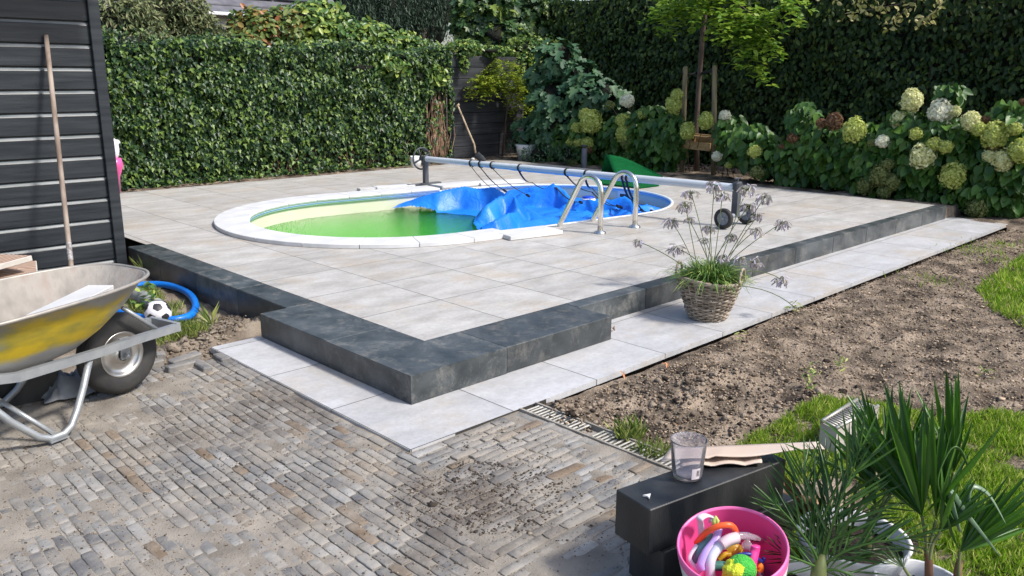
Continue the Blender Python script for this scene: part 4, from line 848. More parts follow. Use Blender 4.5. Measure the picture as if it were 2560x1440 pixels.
BUSH = [
 ('left of the bollard light, tucked against the fig', (1440, 340), 7.75, [(1462, 285, 15, 'lime'), (1476, 304, 26, 'lime'), (1443, 320, 15, 'lime'), (1430, 354, 14, 'lime'), (1447, 355, 13, 'lime'), (1468, 357, 15, 'lime'), (1474, 376, 8, 'brown'), (1371, 322, 12, 'lime'), (1419, 395, 9, 'white'), (1430, 408, 14, 'olive'), (1375, 371, 11, 'white')], [(1420, 340, 60, 50), (1470, 340, 50, 60)]),
 ('with three stacked lime heads behind the green turf mat', (1580, 340), 7.85, [(1568, 252, 17, 'white'), (1525, 263, 11, 'olive'), (1556, 301, 17, 'lime'), (1561, 334, 21, 'lime'), (1569, 360, 16, 'olive'), (1603, 286, 14, 'lime')], [(1560, 340, 60, 60), (1620, 330, 60, 70), (1590, 400, 60, 30)]),
 ('growing through the tree stakes with a tall twin lime head', (1700, 340), 7.8, [(1693, 236, 15, 'lime'), (1684, 261, 20, 'lime'), (1719, 327, 19, 'lime'), (1765, 301, 19, 'lime')], [(1680, 330, 42, 50), (1650, 375, 38, 42)]),
 ('low and thin just right of the tree stakes with small white heads', (1800, 340), 7.75, [(1812, 289, 14, 'white'), (1792, 391, 13, 'white'), (1822, 413, 9, 'lime')], [(1828, 330, 38, 45)]),
 ('with one lime head low on its left, near the soil edge', (1900, 370), 7.6, [(1888, 380, 17, 'lime'), (1893, 432, 18, 'olive'), (1955, 366, 8, 'brown')], [(1880, 350, 50, 45), (1930, 380, 45, 45)]),
 ('with withered brown heads among tall leafy shoots', (2020, 350), 7.6, [(1982, 345, 13, 'brown'), (2053, 308, 13, 'brown'), (2086, 303, 19, 'brown')], [(2010, 300, 35, 50), (2060, 360, 60, 60), (2000, 390, 60, 50), (2100, 390, 50, 50)]),
 ('with a big oval lime head and sagging olive heads at its foot', (2170, 380), 7.55, [(2136, 326, 27, 'lime'), (2207, 353, 17, 'white'), (2179, 358, 10, 'olive'), (2220, 411, 15, 'olive'), (2200, 439, 25, 'olive'), (2232, 456, 19, 'olive'), (2210, 481, 17, 'olive'), (2162, 465, 19, 'olive')], [(2150, 350, 50, 50), (2200, 400, 70, 60)]),
 ('with the highest round lime head against the dark hedge', (2270, 360), 7.6, [(2279, 251, 24, 'cream'), (2247, 300, 19, 'cream'), (2290, 335, 16, 'lime'), (2307, 392, 29, 'cream'), (2336, 360, 18, 'lime'), (2364, 367, 17, 'lime')], [(2270, 330, 60, 60), (2310, 420, 70, 70), (2340, 350, 50, 60)]),
 ('with the widest white head and a large round lime head below it', (2390, 380), 7.7, [(2352, 281, 29, 'white'), (2387, 278, 14, 'cream'), (2428, 303, 21, 'cream'), (2446, 322, 18, 'lime'), (2382, 440, 30, 'lime'), (2464, 300, 11, 'brown')], [(2400, 350, 60, 60), (2380, 450, 60, 60), (2370, 230, 22, 25)]),
 ('at the right edge of the photo with crowded cream heads', (2500, 420), 7.75, [(2486, 337, 30, 'lime'), (2536, 322, 17, 'lime'), (2475, 390, 18, 'cream'), (2483, 367, 12, 'brown'), (2507, 401, 24, 'cream'), (2549, 378, 26, 'lime'), (2443, 520, 25, 'olive'), (2557, 255, 9, 'brown')], [(2480, 400, 60, 70), (2540, 400, 50, 90), (2480, 480, 70, 45), (2530, 290, 40, 40)]),
]
for where, (u0, v0), val, heads, bl in BUSH:
    c = G(u0, v0, val, 0); base = (c[0]+.25, c[1], -.05); th = thing('hydrangea', base, 'hydrangea bush '+where, 'hydrangea', 'hydrangea bushes along the tall hedge')
    parts = []; sb = MB(); hp = []
    for h in heads:
        hc, R_ = head(h[0], h[1], h[2], h[3], val-.12 if h[1] > 300 else val-.02, th, ry=1.12 if h[2] > 18 else .9); hp.append(hc)
        sb.tube([np.array([base[0]+random.uniform(-.1, .1), base[1]+random.uniform(-.15, .15), -.05]), (np.array(base)+hc)/2+np.array([.05, 0, .12]), hc], [.007, .005, .004], 5)
    cb = MB()
    for (u, v, ru, rv) in bl:
        n = int(ru*rv/11); p, q, cc = ell(u, v, ru, rv, 0, val+.12, n, .28, .2); s = pxm(cc)
        nr = RIGHT*q[:, :1]*.6+UP*.55-FWD*.7+rnd(n, .35); tp = RIGHT*q[:, :1]-UP*.9-FWD*.2+rnd(n, .3); parts.append(cloud(T_HEART, p, nr, tp, RN.uniform(.07, .135, n), fold=.3, curl=.45))
        n2 = n//2; p, q, cc = ell(u, v+rv*.9, ru, rv*.7, 0, val+.18, n2, .25, .2); p[:, 2] = np.maximum(p[:, 2], -.02)
        parts.append(cloud(T_HEART, p, np.array([-.8, -.2, .4])+rnd(n2, .4), -UP+rnd(n2, .35), RN.uniform(.08, .15, n2), fold=.3, curl=.4))
        cb.ball(cc+FWD*.22, 1, 6, jit=.4, sc=(ru/s*.62, ru/s*.62, rv/s*.72))
        sb.tube([(base[0], base[1], -.05), cc+FWD*.1], [.008, .004], 5)
    link('foliage', cmesh('foliage', parts), M['hydra'], th); sb.build('stem', M['trunk'], th); cb.build('inner_branches', M['core'], th)

# ---------------------------------------------------------------- neighbour's house
hs = thing('neighbour_house', (7, 15, 0), 'white house with dark tiled roof and solar panels seen over the hedge', 'house')
hm = mat('dark_roof', (.10, .10, .115), (.16, .16, .18), rough=.6, scale=4)
b = MB(); b.box((7.5, 17.5, 1.35), (7, 4.4, 2.7)); b.build('wall', mat('house_wall', (.7, .7, .68), rough=.8), hs)
b = MB(); b.add([(3.6, 15.0, 2.72), (11.4, 15.0, 2.72), (11.4, 19, 5.2), (3.6, 19, 5.2)], [(0, 1, 2, 3)], smooth=False); b.add([(3.6, 15.0, 2.66), (11.4, 15.0, 2.66), (11.4, 23, 2.66), (3.6, 23, 2.66), (3.6, 19, 5.14), (11.4, 19, 5.14)], [(3, 2, 1, 0), (2, 3, 4, 5), (0, 4, 3), (1, 2, 5)], smooth=False)
for i in range(9): y = 15.25+i*.33; z = 2.72+(y-15)*.62; b.box((7.5, y, z+.02), (7.8, .03, .03))
rf = b.build('roof', hm, hs)
b = MB(); b.box((7.5, 14.98, 2.68), (7.9, .1, .07), bev=.01); b.build('gutter', M['white_plastic'], hs)
for i in range(3):
    b = MB(); x = 5.75+i*1.05; V = [(x, 15.5, 3.11), (x+1.0, 15.5, 3.11), (x+1.0, 17.1, 4.10), (x, 17.1, 4.10)]; V += [(a_, c_, z_+.04) for a_, c_, z_ in V]
    b.add(V, [(4, 5, 6, 7), (0, 1, 5, 4), (1, 2, 6, 5), (2, 3, 7, 6), (3, 0, 4, 7)], smooth=False); b.build('solar_panel', mat('panel_glass', (.07, .08, .11), rough=.25), hs)

# ---------------------------------------------------------------- things on and by the terrace
# turf mat
tm = mat('turf', (.004, .075, .020), (.010, .15, .045), rough=.95, scale=90, bump=.8, bscale=300, bdist=.01, spec=.1)
turf = thing('turf_mat', G(1560, 440), 'folded piece of bright green artificial turf propped up behind the pool', 'turf mat')
b0 = G(1508, 436); b2 = G(1652, 444); b1 = G(1548, 446); a0 = b0.copy(); a0[2] = .0
hA = .27; V = []; F = []; m_ = 12; kk = 8
fb0 = b1+np.array([-.05, -.03, 0]); bb0 = b0+FWD*.30
for i in range(m_+1):
    f = i/m_; rg = b0+(b2-b0)*f+RIGHT*.03; rg[2] = hA*(1-f**1.5)+.01; fr_ = fb0+(b2-fb0)*f; bk = bb0+(b2+FWD*.2-bb0)*f
    for j in range(kk+1): q = j/kk; p = rg+(fr_-rg)*q; p[2] = rg[2]*(1-q)**1.25+.006+.012*math.sin(q*7+f*5)*(1-q); V.append(p)
    for j in range(kk+1): q = j/kk; p = rg+(bk-rg)*q; p[2] = rg[2]*(1-q)+.006; V.append(p)
W = 2*(kk+1)
for i in range(m_):
    for j in range(kk): F.append((i*W+j, i*W+j+1, (i+1)*W+j+1, (i+1)*W+j)); F.append((i*W+kk+1+j, (i+1)*W+kk+1+j, (i+1)*W+kk+2+j, i*W+kk+2+j))
b = MB(); b.add(V, F); o = b.build('raised_fold', tm, turf); md = o.modifiers.new('thickness', 'SOLIDIFY'); md.thickness = .014
q = [G(1488, 452), G(1560, 450), G(1648, 466), G(1598, 472), G(1500, 462)]; b = MB(); b.prism([(p[0], p[1]) for p in q], .005, .022); b.build('flat_part', tm, turf)
# fence-side clutter
sv = thing('spade', G(1185, 395, .0), 'old spade with a worn wooden T handle leaning on the black fence', 'spade')
Pt = G(1145, 265, 7.5, 1); Pm = G(1172, 330, 7.35, 1); Pn = G(1185, 360, 7.25, 1); Pb = G(1189, 383, 7.2, 1)
b = MB(); b.tube([Pt, Pm, Pn, Pb], [.016, .017, .018, .016], 10); b.tube([Pt-RIGHT*.035+UP*.02-UP*.03, Pt+RIGHT*.025+UP*.03], .019, 8); b.build('handle', mat('spade_wood', (.30, .22, .14), (.50, .40, .28), rough=.7, scale=12), sv)
b = MB(); bd = G(1208, 402, 7.1, 1); d = (bd-Pb)/np.linalg.norm(bd-Pb); sd2 = np.cross(d, FWD); sd2 /= np.linalg.norm(sd2)
V = []; 
for f, w_ in ((0, .015), (.12, .055), (.6, .06), (.9, .05), (1., .025)):
    for s in (-1, 0, 1): V.append(Pb+(bd-Pb)*f*1.2+sd2*w_*s+FWD*.02*(1-abs(s)))
b.add(V, [(i*3+j, i*3+j+1, i*3+j+4, i*3+j+3) for i in range(4) for j in range(2)]); o = b.build('blade', mat('spade_steel', (.05, .055, .06), (.12, .12, .12), rough=.5, metal=.6), sv); o.modifiers.new('thickness', 'SOLIDIFY').thickness = .006
c = G(1040, 418); wbk = thing('white_tub', c, 'small white tub lying behind the reel hand wheel', 'tub')
b = MB(); b.lathe([(0, 0), (.07, 0), (.085, .10), (.09, .17), (.082, .17), (.076, .10), (.06, .012), (0, .01)], c, 24); b.build('tub_body', M['white_plastic'], wbk)
c = G(1182, 402); b = MB(); b.ball(c+UP*.02, .035, 6, jit=.5); tag(b.build('stone_lump', M['white_stone'], base=c), 'small white lump of stone lying beside the spade blade', 'stone')
c = G(1315, 400, -.02); pl = thing('white_planter', c, 'white planter half hidden under the fig bush', 'planter')
b = MB(); b.lathe([(0, 0), (.13, 0), (.17, .22), (.185, .27), (.165, .27), (.15, .22), (.0, .2)], c, 28); b.build('planter_body', M['white_plastic'], pl)
c = G(1460, 420, -.03); bl = thing('bollard_light', c, 'slim dark grey bollard light among the hydrangeas', 'garden light')
zt2 = .36; b = MB(); b.lathe([(.045, 0), (.045, zt2-.05), (.040, zt2-.05)], c, 24); b.build('post', mat('bollard_grey', (.10, .10, .12), (.14, .14, .16), rough=.5), bl)
b = MB(); b.lathe([(0, zt2+.005), (.05, zt2), (.05, zt2-.022), (.035, zt2-.03), (.035, zt2-.05)], c, 24); b.build('cap', M['dark_plastic'], bl)
c = G(1432, 425, -.02)
# pink inflatable behind the shed
c = G(283, 385, 3.95, 1); pk = thing('pink_float', c, 'pink and white inflatable poking out behind the shed corner', 'inflatable toy')
b = MB(); b.tube([G(286, 395, 3.95, 1), G(287, 412, 3.95, 1), G(284, 440, 4.0, 1), G(288, 480, 4.1, 1)], [.052, .066, .05, .045], 16); b.build('pink_body', mat('pink_vinyl', (.75, .10, .32), rough=.3), pk)
b = MB(); b.ball(G(285, 372, 3.95, 1), .055, 10, sc=(.75, .6, 1.6)); b.tube([G(285, 365, 3.95, 1), G(296, 352, 3.95, 1)], .02, 8); b.build('white_body', mat('white_vinyl', (.75, .72, .82), rough=.3), pk)

# ---------------------------------------------------------------- basket with agapanthus
bc = G(1768, 794, ZL); s = pxm(bc); wk = thing('wicker_basket', bc, 'grey-brown wicker basket standing on the pale path', 'basket')
wick = mat('wicker', (.15, .115, .08), (.54, .45, .35), rough=.75, scale=25, island=.3, c3=(.32, .26, .20), contrast=(.25, .75))
RBm, RTm, HB = .112, .205, .262; b = MB(); NS = 26
for r_ in range(21):
    f = (r_+.5)/21; z = f*HB; R_ = RBm+(RTm-RBm)*f**.9; P_ = []
    for k in range(NS*4): a = 2*math.pi*k/(NS*4); rr = R_+.0065*math.cos(a*NS/2*2*.5+math.pi*(r_ % 2)); P_.append(bc+np.array([rr*math.cos(a), rr*math.sin(a), z+.004*math.sin(3*a+r_)+f*f*.012*math.cos(2*a+.6)]))
    b.tube(P_, .0062, 6, closed=True)
b.build('weave', wick, wk)
b = MB()
for k in range(NS): a = 2*math.pi*(k+.5)/NS; b.tube([bc+np.array([(RBm+(RTm-RBm)*f**.9)*math.cos(a), (RBm+(RTm-RBm)*f**.9)*math.sin(a), f*HB]) for f in (0, .33, .66, 1)], .005, 5)
b.lathe([(0, .01), (.10, .01), (.105, .0)], bc, 20); b.build('upright_canes', wick, wk)
b = MB()
for q in range(3):
    P_ = [bc+np.array([(RTm+.004*math.cos(a*9+q*2.1))*math.cos(a), (RTm+.004*math.cos(a*9+q*2.1))*math.sin(a), HB+.006+.006*math.sin(a*9+q*2.1)+.012*math.cos(2*a+.6)]) for a in np.linspace(0, 2*math.pi, 90, endpoint=False)]
    b.tube(P_, .0075, 6, closed=True)
b.build('rim', wick, wk)
hd = math.atan2(-.9, -.1)
for a0_ in (hd+.35, hd+.35+math.pi):
    e = np.array([math.cos(a0_), math.sin(a0_), 0]); t_ = np.array([-e[1], e[0], 0]); b = MB()
    for q in range(2): b.tube([bc+e*(RTm+.004)+t_*.055*math.cos(x)+UP*(HB+.085*math.sin(x)+.004*math.cos(14*x+q*3.1)) for x in np.linspace(0, math.pi, 26)], .0075, 6)
    b.build('handle', wick, wk)
aga = thing('agapanthus', bc+UP*.2, 'fading agapanthus with drooping mauve flower heads growing in the wicker basket', 'plant')
b = MB(); b.lathe([(0, .215), (.15, .21), (.178, .19)], bc, 24); b.build('potting_soil', M['soil'], aga)
top_ = bc+UP*.22; parts = []
V = []; F = []; lf = MB()
for i in range(900):
    a = random.uniform(0, 2*math.pi); L_ = random.uniform(.20, .37); el = random.uniform(.62, 1.5); e = np.array([math.cos(a), math.sin(a), 0]); p = top_+e*random.uniform(0, .10); d = e*math.cos(el)+UP*math.sin(el); sd2 = np.cross(d, UP); sd2 /= np.linalg.norm(sd2); w_ = random.uniform(.003, .0055); V = []
    for k in range(6):
        f = k/5; q = p+d*L_*f-UP*L_*.62*f*f*random.uniform(.8, 1.05); ww = w_*(1-f**2.5)+.0004; V += [q-sd2*ww, q+UP*-.001, q+sd2*ww]
    lf.add(V, [(k*3+j, k*3+j+1, k*3+j+4, k*3+j+3) for k in range(5) for j in range(2)])
lf.build('foliage', mat('strap_leaf', (.07, .15, .03), (.44, .52, .14), rough=.4, scale=4, island=.75, contrast=(.1, .95), c3=(.11, .22, .05), transl=.2), aga)
HD = [(1786, 464, 1.2), (1806, 488, 1.0), (1728, 484, 1.), (1713, 514, 1.1), (1678, 553, 1.), (1596, 604, .7), (1722, 548, .7), (1774, 569, .9), (1868, 474, 1.25), (1911, 494, 1.15), (1873, 515, 1.0), (1955, 557, 1.), (1890, 576, .9), (1830, 592, .8), (1690, 621, 1.), (1809, 643, .8), (1888, 653, 1.), (1955, 700, 1.), (1988, 770, .35), (1850, 645, .8), (1895, 540, .8), (1762, 600, .6)]
fm = mat('agapanthus_floret', (.38, .34, .38), (.76, .70, .90), rough=.6, scale=30, island=.9, contrast=(.05, 1.), c3=(.54, .50, .42), transl=.3); sm = mat('flower_stem', (.07, .10, .035), (.14, .17, .07), rough=.5)
for i, (u, v, k_) in enumerate(HD):
    a = random.uniform(-.15, .15); dep = s; c = G2(u, v, FPX/s+a); P0 = top_+np.array([random.uniform(-.06, .06), random.uniform(-.06, .06), 0]); mdp = (P0+c)/2+UP*.07+rnd(1, .01)[0]
    if i in (17, 18): mdp += UP*.05+RIGHT*.08
    P_ = [P0*(1-f)**2+mdp*2*f*(1-f)+c*f*f for f in np.linspace(0, 1, 9)]
    st = MB(); st.tube(P_, .0028, 5); so_ = st.build('flower_stem', sm, aga)
    n = int(36*k_); q = RN.normal(size=(n, 3)); q /= np.linalg.norm(q, axis=1, keepdims=True); q[:, 2] = q[:, 2]*.6+.1
    p = c+q*.037*k_; t_ = q*.5-UP*1.1+rnd(n, .25); pa = [cloud([(0, 0), (.10, .25), (.13, .7), (.10, 1.0), (0, .92)], p, q+rnd(n, .4), t_, RN.uniform(.028, .05, n)*min(1, k_+.1), fold=1.0)]
    pr = MB(); [pr.tube([c, p[j]], .0009, 3) for j in range(0, n, 2)]; pm_ = pr.mesh('x')
    link('flower_head', cmesh('flower_head', pa), fm, so_); bpy.data.meshes.remove(pm_)
    fr_ = MB(); [fr_.tube([c, p[j]], .001, 3) for j in range(n)]; fr_.build('flower_stalks', sm, so_)

# ---------------------------------------------------------------- left corner: hose, pipe, ball, weeds, slabs
GZ = ZL-.05
b = MB(); hp_ = [(300, 722), (345, 713), (400, 711), (445, 720), (475, 737), (489, 762), (480, 785), (455, 796), (420, 800), (375, 798), (330, 790), (290, 780), (250, 775)]
Q = [G(u, v, GZ+.045) for u, v in hp_]; C = []
for i in range(len(Q)-1):
    p0_, p1_, p2_, p3_ = Q[max(i-1, 0)], Q[i], Q[i+1], Q[min(i+2, len(Q)-1)]
    for f in np.linspace(0, 1, 40, endpoint=False): C.append(.5*((2*p1_)+(-p0_+p2_)*f+(2*p0_-5*p1_+4*p2_-p3_)*f*f+(-p0_+3*p1_-3*p2_+p3_)*f**3))
b.tube(C, [.0235+.0018*(k % 2) for k in range(len(C))], 12); o = b.build('pool_hose', mat('blue_hose', (.005, .14, .55), (.01, .20, .72), rough=.35, scale=4), base=Q[6]); tag(o, 'thick blue ribbed pool hose looping over the weeds beside the wheelbarrow', 'hose')
e = G(403, 770, GZ+.06); d = G(315, 722, GZ+.06)-e; d /= np.linalg.norm(d); b = MB(); b.tube([e, e+d*.75], .050, 20, cap=False); b.tube([e+d*.002, e+d*.75], .045, 20, cap=False); b.tube([e+d*.001, e-d*.001], [.05, .05], 20, cap=False)
o = b.build('drain_pipe', mat('pvc_grey', (.22, .24, .25), (.38, .38, .36), rough=.5, scale=9), base=e); tag(o, 'grey plastic drain pipe end lying in the weeds behind the football', 'pipe')
bc2 = G(395, 782, GZ+.09); b = MB(); R_ = .083; bm = bmesh.new(); bmesh.ops.create_icosphere(bm, subdivisions=5, radius=R_); ph = (1+5**.5)/2
ico = [Vector(p).normalized() for p in [(0, 1, ph), (0, 1, -ph), (0, -1, ph), (0, -1, -ph), (1, ph, 0), (1, -ph, 0), (-1, ph, 0), (-1, -ph, 0), (ph, 0, 1), (ph, 0, -1), (-ph, 0, 1), (-ph, 0, -1)]]
me = bpy.data.meshes.new('football'); 
for f in bm.faces:
    f.smooth = True; c_ = f.calc_center_median().normalized(); k = max(range(12), key=lambda i: c_.dot(ico[i])); A_ = ico[k]; nb_ = [x for x in ico if .3 < x.dot(A_) < .6]
    f.material_index = 1 if max(c_.dot(x) for x in nb_)/max(1e-6, c_.dot(A_)) < .755 else 0
bm.to_mesh(me); bm.free(); me.transform(Matrix.Scale(.93, 4, (0, 0, 1))); o = link('football', me, [mat('ball_white', (.70, .68, .72), (.78, .77, .79), rough=.5, bump=.3, bscale=30), mat('ball_black', (.03, .03, .035), rough=.5)], base=bc2, local=True); o.rotation_euler = (.5, .3, .9); tag(o, 'black and white football lying inside the blue hose loop', 'football')
def tuft(cs, n, r, L_, m, name, label, cat='weed', kind=None, spread=.5, th=None):
    pos = []; tips = []; sz = []
    for (u, v, z, k_) in cs:
        c = G(u, v, z)
        for i in range(int(n*k_)):
            a = random.uniform(0, 2*math.pi); rr = r*math.sqrt(random.random())*k_; e = np.array([math.cos(a), math.sin(a), 0]); pos.append(c+e*rr); tips.append(e*random.uniform(0, spread*1.6)+UP); sz.append(L_*random.uniform(.5, 1.2))
    pos = np.array(pos); o = cmesh(name, [cloud(T_THIN, pos, rnd(len(pos))*np.array([1, 1, .1]), np.array(tips), np.array(sz), fold=.6, curl=.8)]); o = link(name, o, M[m], base=pos.mean(0)); tag(o, label, cat, kind=kind); return o
wl = [(360+random.gauss(0, 16), 745+random.gauss(0, 14), GZ, 1) for _ in range(16)]+[(440+random.gauss(0, 22), 822+random.gauss(0, 13), GZ, 1) for _ in range(22)]+[(345, 770, GZ, 1), (360, 790, GZ, 1), (430, 775, GZ, 1), (415, 860, GZ, .8), (470, 800, GZ, .8)]
tuft(wl, 75, .07, .065, 'weed', 'weeds', 'green grass and weeds growing around the blue hose', 'weeds', 'stuff', .7)
tuft([(528, 812, GZ, 1)], 11, .02, .17, 'weed', 'tall_weed', 'tall light weed stalk standing beside the dark terrace edge', 'weed', None, .9)
tuft([(362, 690, GZ, 1)], 18, .02, .17, 'weed', 'tall_weed', 'thin weed sprig at the foot of the black shed corner', 'weed', None, .9)
p = []; t_ = []
for i in range(40): c = G(365+random.gauss(0, 16), 735+random.gauss(0, 16), GZ+random.uniform(.05, .14)); p.append(c); t_.append(rnd(1)[0])
wd = link('broadleaf_weed', cmesh('broadleaf_weed', [cloud(T_OVAL, p, UP+rnd(40, .5), t_, RN.uniform(.04, .07, 40))]), M['laurel'], base=p[0]); tag(wd, 'broad-leaved green weed growing over the grey pipe', 'weed')
# slabs stacked behind the barrow
rng = np.array([[math.cos(.1), -math.sin(.1), 0], [math.sin(.1), math.cos(.1), 0], [0, 0, 1]])
pat = mat('patterned_tile', (.42, .33, .25), (.30, .13, .08), rough=.6, scale=3.2, contrast=(.45, .55), detail=3)
t = pat.node_tree; wv = N(t, 'ShaderNodeTexWave'); wv.wave_type = 'RINGS'; wv.inputs['Scale'].default_value = 9; wv.inputs['Distortion'].default_value = 3; tc = N(t, 'ShaderNodeTexCoord'); t.links.new(tc.outputs['Object'], wv.inputs[0])
rr = N(t, 'ShaderNodeValToRGB'); rr.color_ramp.elements[0].position = .3; rr.color_ramp.elements[1].position = .45; rr.color_ramp.elements[0].color = (.26, .11, .07, 1); rr.color_ramp.elements[1].color = (.50, .40, .31, 1); t.links.new(wv.outputs[0], rr.inputs[0]); t.links.new(rr.outputs[0], t.nodes['Principled BSDF'].inputs['Base Color'])
edge = mat('tile_edge', (.45, .42, .37), (.58, .55, .50), rough=.8, scale=15)
for (u, v, z, rz, rx, lab) in ((82, 648, .46, .42, -.05, 'patterned brown and cream tile, top one of the pile by the shed'), (93, 692, .385, .05, .02, 'patterned cream tile with a dark ring, under the top tile of the pile'), (93, 672, .345, -.25, 0, 'pale tile corner sticking out of the pile behind the patterned tiles')):
    cnr = G(u, v, z+ZL); L_ = .45; R_ = np.array(Matrix.Rotation(rz, 3, 'Z')); cc = cnr-R_ @ np.array([L_/2, L_/2*(-1 if lab[0:4] != 'pale' else -.2), 0]); cc[2] = z+ZL-.016
    b = MB(); b.box((0, 0, 0), (L_, L_, .032), bev=.003); b.box((0, 0, .0172), (L_-.012, L_-.012, .0012), mi=1); o = b.build('patterned_tile', [edge, pat], base=cc, local=True); o.rotation_euler = (rx, rx, rz); tag(o, lab, 'tile', 'pile of tiles by the shed')
c = np.array([-1.95, 2.45, ZL-.04]); cr = thing('black_crate', c, 'black plastic crate carrying the tiles beside the shed', 'crate')
b = MB()
for k in range(4):
    z = ZL+.03+k*.085
    for sx_, sy_, dx, dy in ((0, -.24, .62, .02), (0, .24, .62, .02), (-.31, 0, .02, .48), (.31, 0, .02, .48)): b.box((c[0]+sx_, c[1]+sy_, z), (dx, dy, .06))
for sx_ in (-.31, .31):
    for sy_ in (-.24, .24): b.box((c[0]+sx_, c[1]+sy_, ZL+.14), (.035, .035, .34))
b.box((c[0], c[1], ZL+.30), (.64, .5, .02)); b.build('slatted_sides', M['dark_plastic'], cr)
# under the barrow: dark block, loose clinkers, cloth
q = G(60, 1008, ZL); b = MB(); b.box((0, 0, .07), (.36, .15, .15), bev=.004); o = b.build('stone_block', M['blackblock'], base=(q[0], q[1]+.08, ZL-.005), local=True); o.rotation_euler.z = -.1; tag(o, 'dark stone block lying in the shade behind the wheelbarrow legs', 'stone block')
cs_ = MB(); 
def clink(u, v, z, rz, rx, lab, lx=.2):
    b = MB(); V = []; nx_, ny_, nz_ = 8, 3, 4; b.box((0, 0, 0), (lx, .05, .075), bev=.006); o = b.build('loose_clinker', M['clinker'], base=G(u, v, z), local=True); o.rotation_euler = (rx, .04, rz); tag(o, lab, 'paving stone', 'loose clinkers at the torn pavement edge')
clink(462, 906, ZL+.0, .35, .15, 'long loose clinker lying at a slant on the sand near the tyre'); clink(452, 925, ZL-.012, .15, 0, 'loose clinker lying just below the slanted long one', .16)
clink(503, 925, ZL-.02, 1.5, .1, 'loose clinker beside the dark triangular gap'); clink(556, 906, ZL-.02, 1.5, 0, 'loose clinker next to the corner of the path slab', .12)
clink(400, 895, ZL-.02, 1.3, .1, 'broken clinker right behind the tyre', .1); clink(388, 918, ZL-.02, .3, 0, 'small clinker piece touching the tyre', .09); clink(128, 955, ZL+.0, .9, .2, 'loose clinker in the shade under the barrow tray', .14); clink(152, 962, ZL+.0, .1, -.1, 'second shaded clinker beside the grey cloth', .12)
b = MB(); cq = G(190, 975, ZL+.0); V = []; 
for j in range(13):
    for i in range(17):
        x = (i/16-.5)*.34; y = (j/12-.5)*.22; e_ = max(0, 1-(abs(x)/.17)**3)*max(0, 1-(abs(y)/.11)**3); V.append((cq[0]+x+nz(i, j, 1, .3, 2)*.03, cq[1]+y+nz(i, j, 5, .3, 2)*.03, ZL+.006+e_*(.05+abs(nz(x, y, 3, 12, 3))*.12)))
b.add(V, [(j*17+i, j*17+i+1, (j+1)*17+i+1, (j+1)*17+i) for j in range(12) for i in range(16)]); o = b.build('cloth', mat('grey_cloth', (.20, .21, .23), (.33, .34, .36), rough=.9, scale=9), base=cq); tag(o, 'crumpled grey cloth lying behind the front of the barrow wheel', 'cloth')

# ---------------------------------------------------------------- foreground: black blocks and what lies on them
KC = G(1625, 1275, .155); KD = np.array([.984, -.18, 0]); KN = np.array([.18, .984, 0]); KR = np.stack([KD, KN, UP], 1); ang = math.atan2(-.18, .984)
for sh, z, lab in ((0, .08, 'black stone block on top, carrying the plastic beaker and cardboard'), (.055, -.071, 'black stone block underneath, half hidden by the upper block')):
    c = KC+KD*(.3+sh)+KN*(.075-sh*.2); c[2] = z; b = MB(); b.box((0, 0, 0), (.6, .15, .149), bev=.003); o = b.build('stone_block', M['blackblock'], base=c, local=True); o.rotation_euler.z = ang; tag(o, lab, 'stone block', 'black stone blocks in the foreground')
cc = G(1717, 1192, .156); cup = thing('beaker', cc, 'clear plastic measuring beaker with a price sticker standing on the black block', 'beaker')
pm = bpy.data.materials.new('clear_plastic'); pm.use_nodes = True; t = pm.node_tree; t.nodes.clear(); L = t.links.new; o_ = N(t, 'ShaderNodeOutputMaterial'); tr = N(t, 'ShaderNodeBsdfTransparent'); tr.inputs[0].default_value = (.97, .965, .975, 1); gl = N(t, 'ShaderNodeBsdfGlossy'); gl.inputs['Roughness'].default_value = .06
lw = N(t, 'ShaderNodeLayerWeight'); lw.inputs[0].default_value = .12; df = N(t, 'ShaderNodeBsdfDiffuse'); df.inputs[0].default_value = (.8, .78, .85, 1); m1_ = N(t, 'ShaderNodeMixShader'); m1_.inputs[0].default_value = .18; m2_ = N(t, 'ShaderNodeMixShader')
L(tr.outputs[0], m1_.inputs[1]); L(df.outputs[0], m1_.inputs[2]); L(lw.outputs['Fresnel'], m2_.inputs[0]); L(m1_.outputs[0], m2_.inputs[1]); L(gl.outputs[0], m2_.inputs[2]); L(m2_.outputs[0], o_.inputs[0])
b = MB(); b.lathe([(0, .002), (.040, .002), (.0445, .004), (.0475, .02), (.056, .122), (.0575, .127), (.0545, .127), (.0535, .12), (.045, .02), (.041, .012), (0, .010)], cc, 44); b.build('beaker_wall', pm, cup)
def wrap(cc, a0, a1, z0, z1, r0, r1, name, m, par, n=8):
    V = []
    for i in range(n+1):
        a = a0+(a1-a0)*i/n
        for z, r in ((z0, r0), (z1, r1)): V.append(cc+np.array([r*math.cos(a), r*math.sin(a), z]))
    b = MB(); b.add(V, [(2*i, 2*i+2, 2*i+3, 2*i+1) for i in range(n)]); return b.build(name, m, par)
va = math.atan2(CAM[1]-cc[1], CAM[0]-cc[0]); rz_ = lambda z: .0462+.0088*(z/.12)
stk_ = wrap(cc, va+.30, va+.88, .014, .05, rz_(.014)+.001, rz_(.05)+.001, 'price_sticker', mat('sticker', (.80, .72, .74), rough=.5), cup)
bk_ = mat('print_black', (.02, .02, .02), rough=.6)
for q in range(7): a = va+.62+q*.03; wrap(cc, a, a+random.choice([.008, .016]), .024, .044, rz_(.024)+.0016, rz_(.044)+.0016, 'barcode_bar', bk_, stk_, 1)
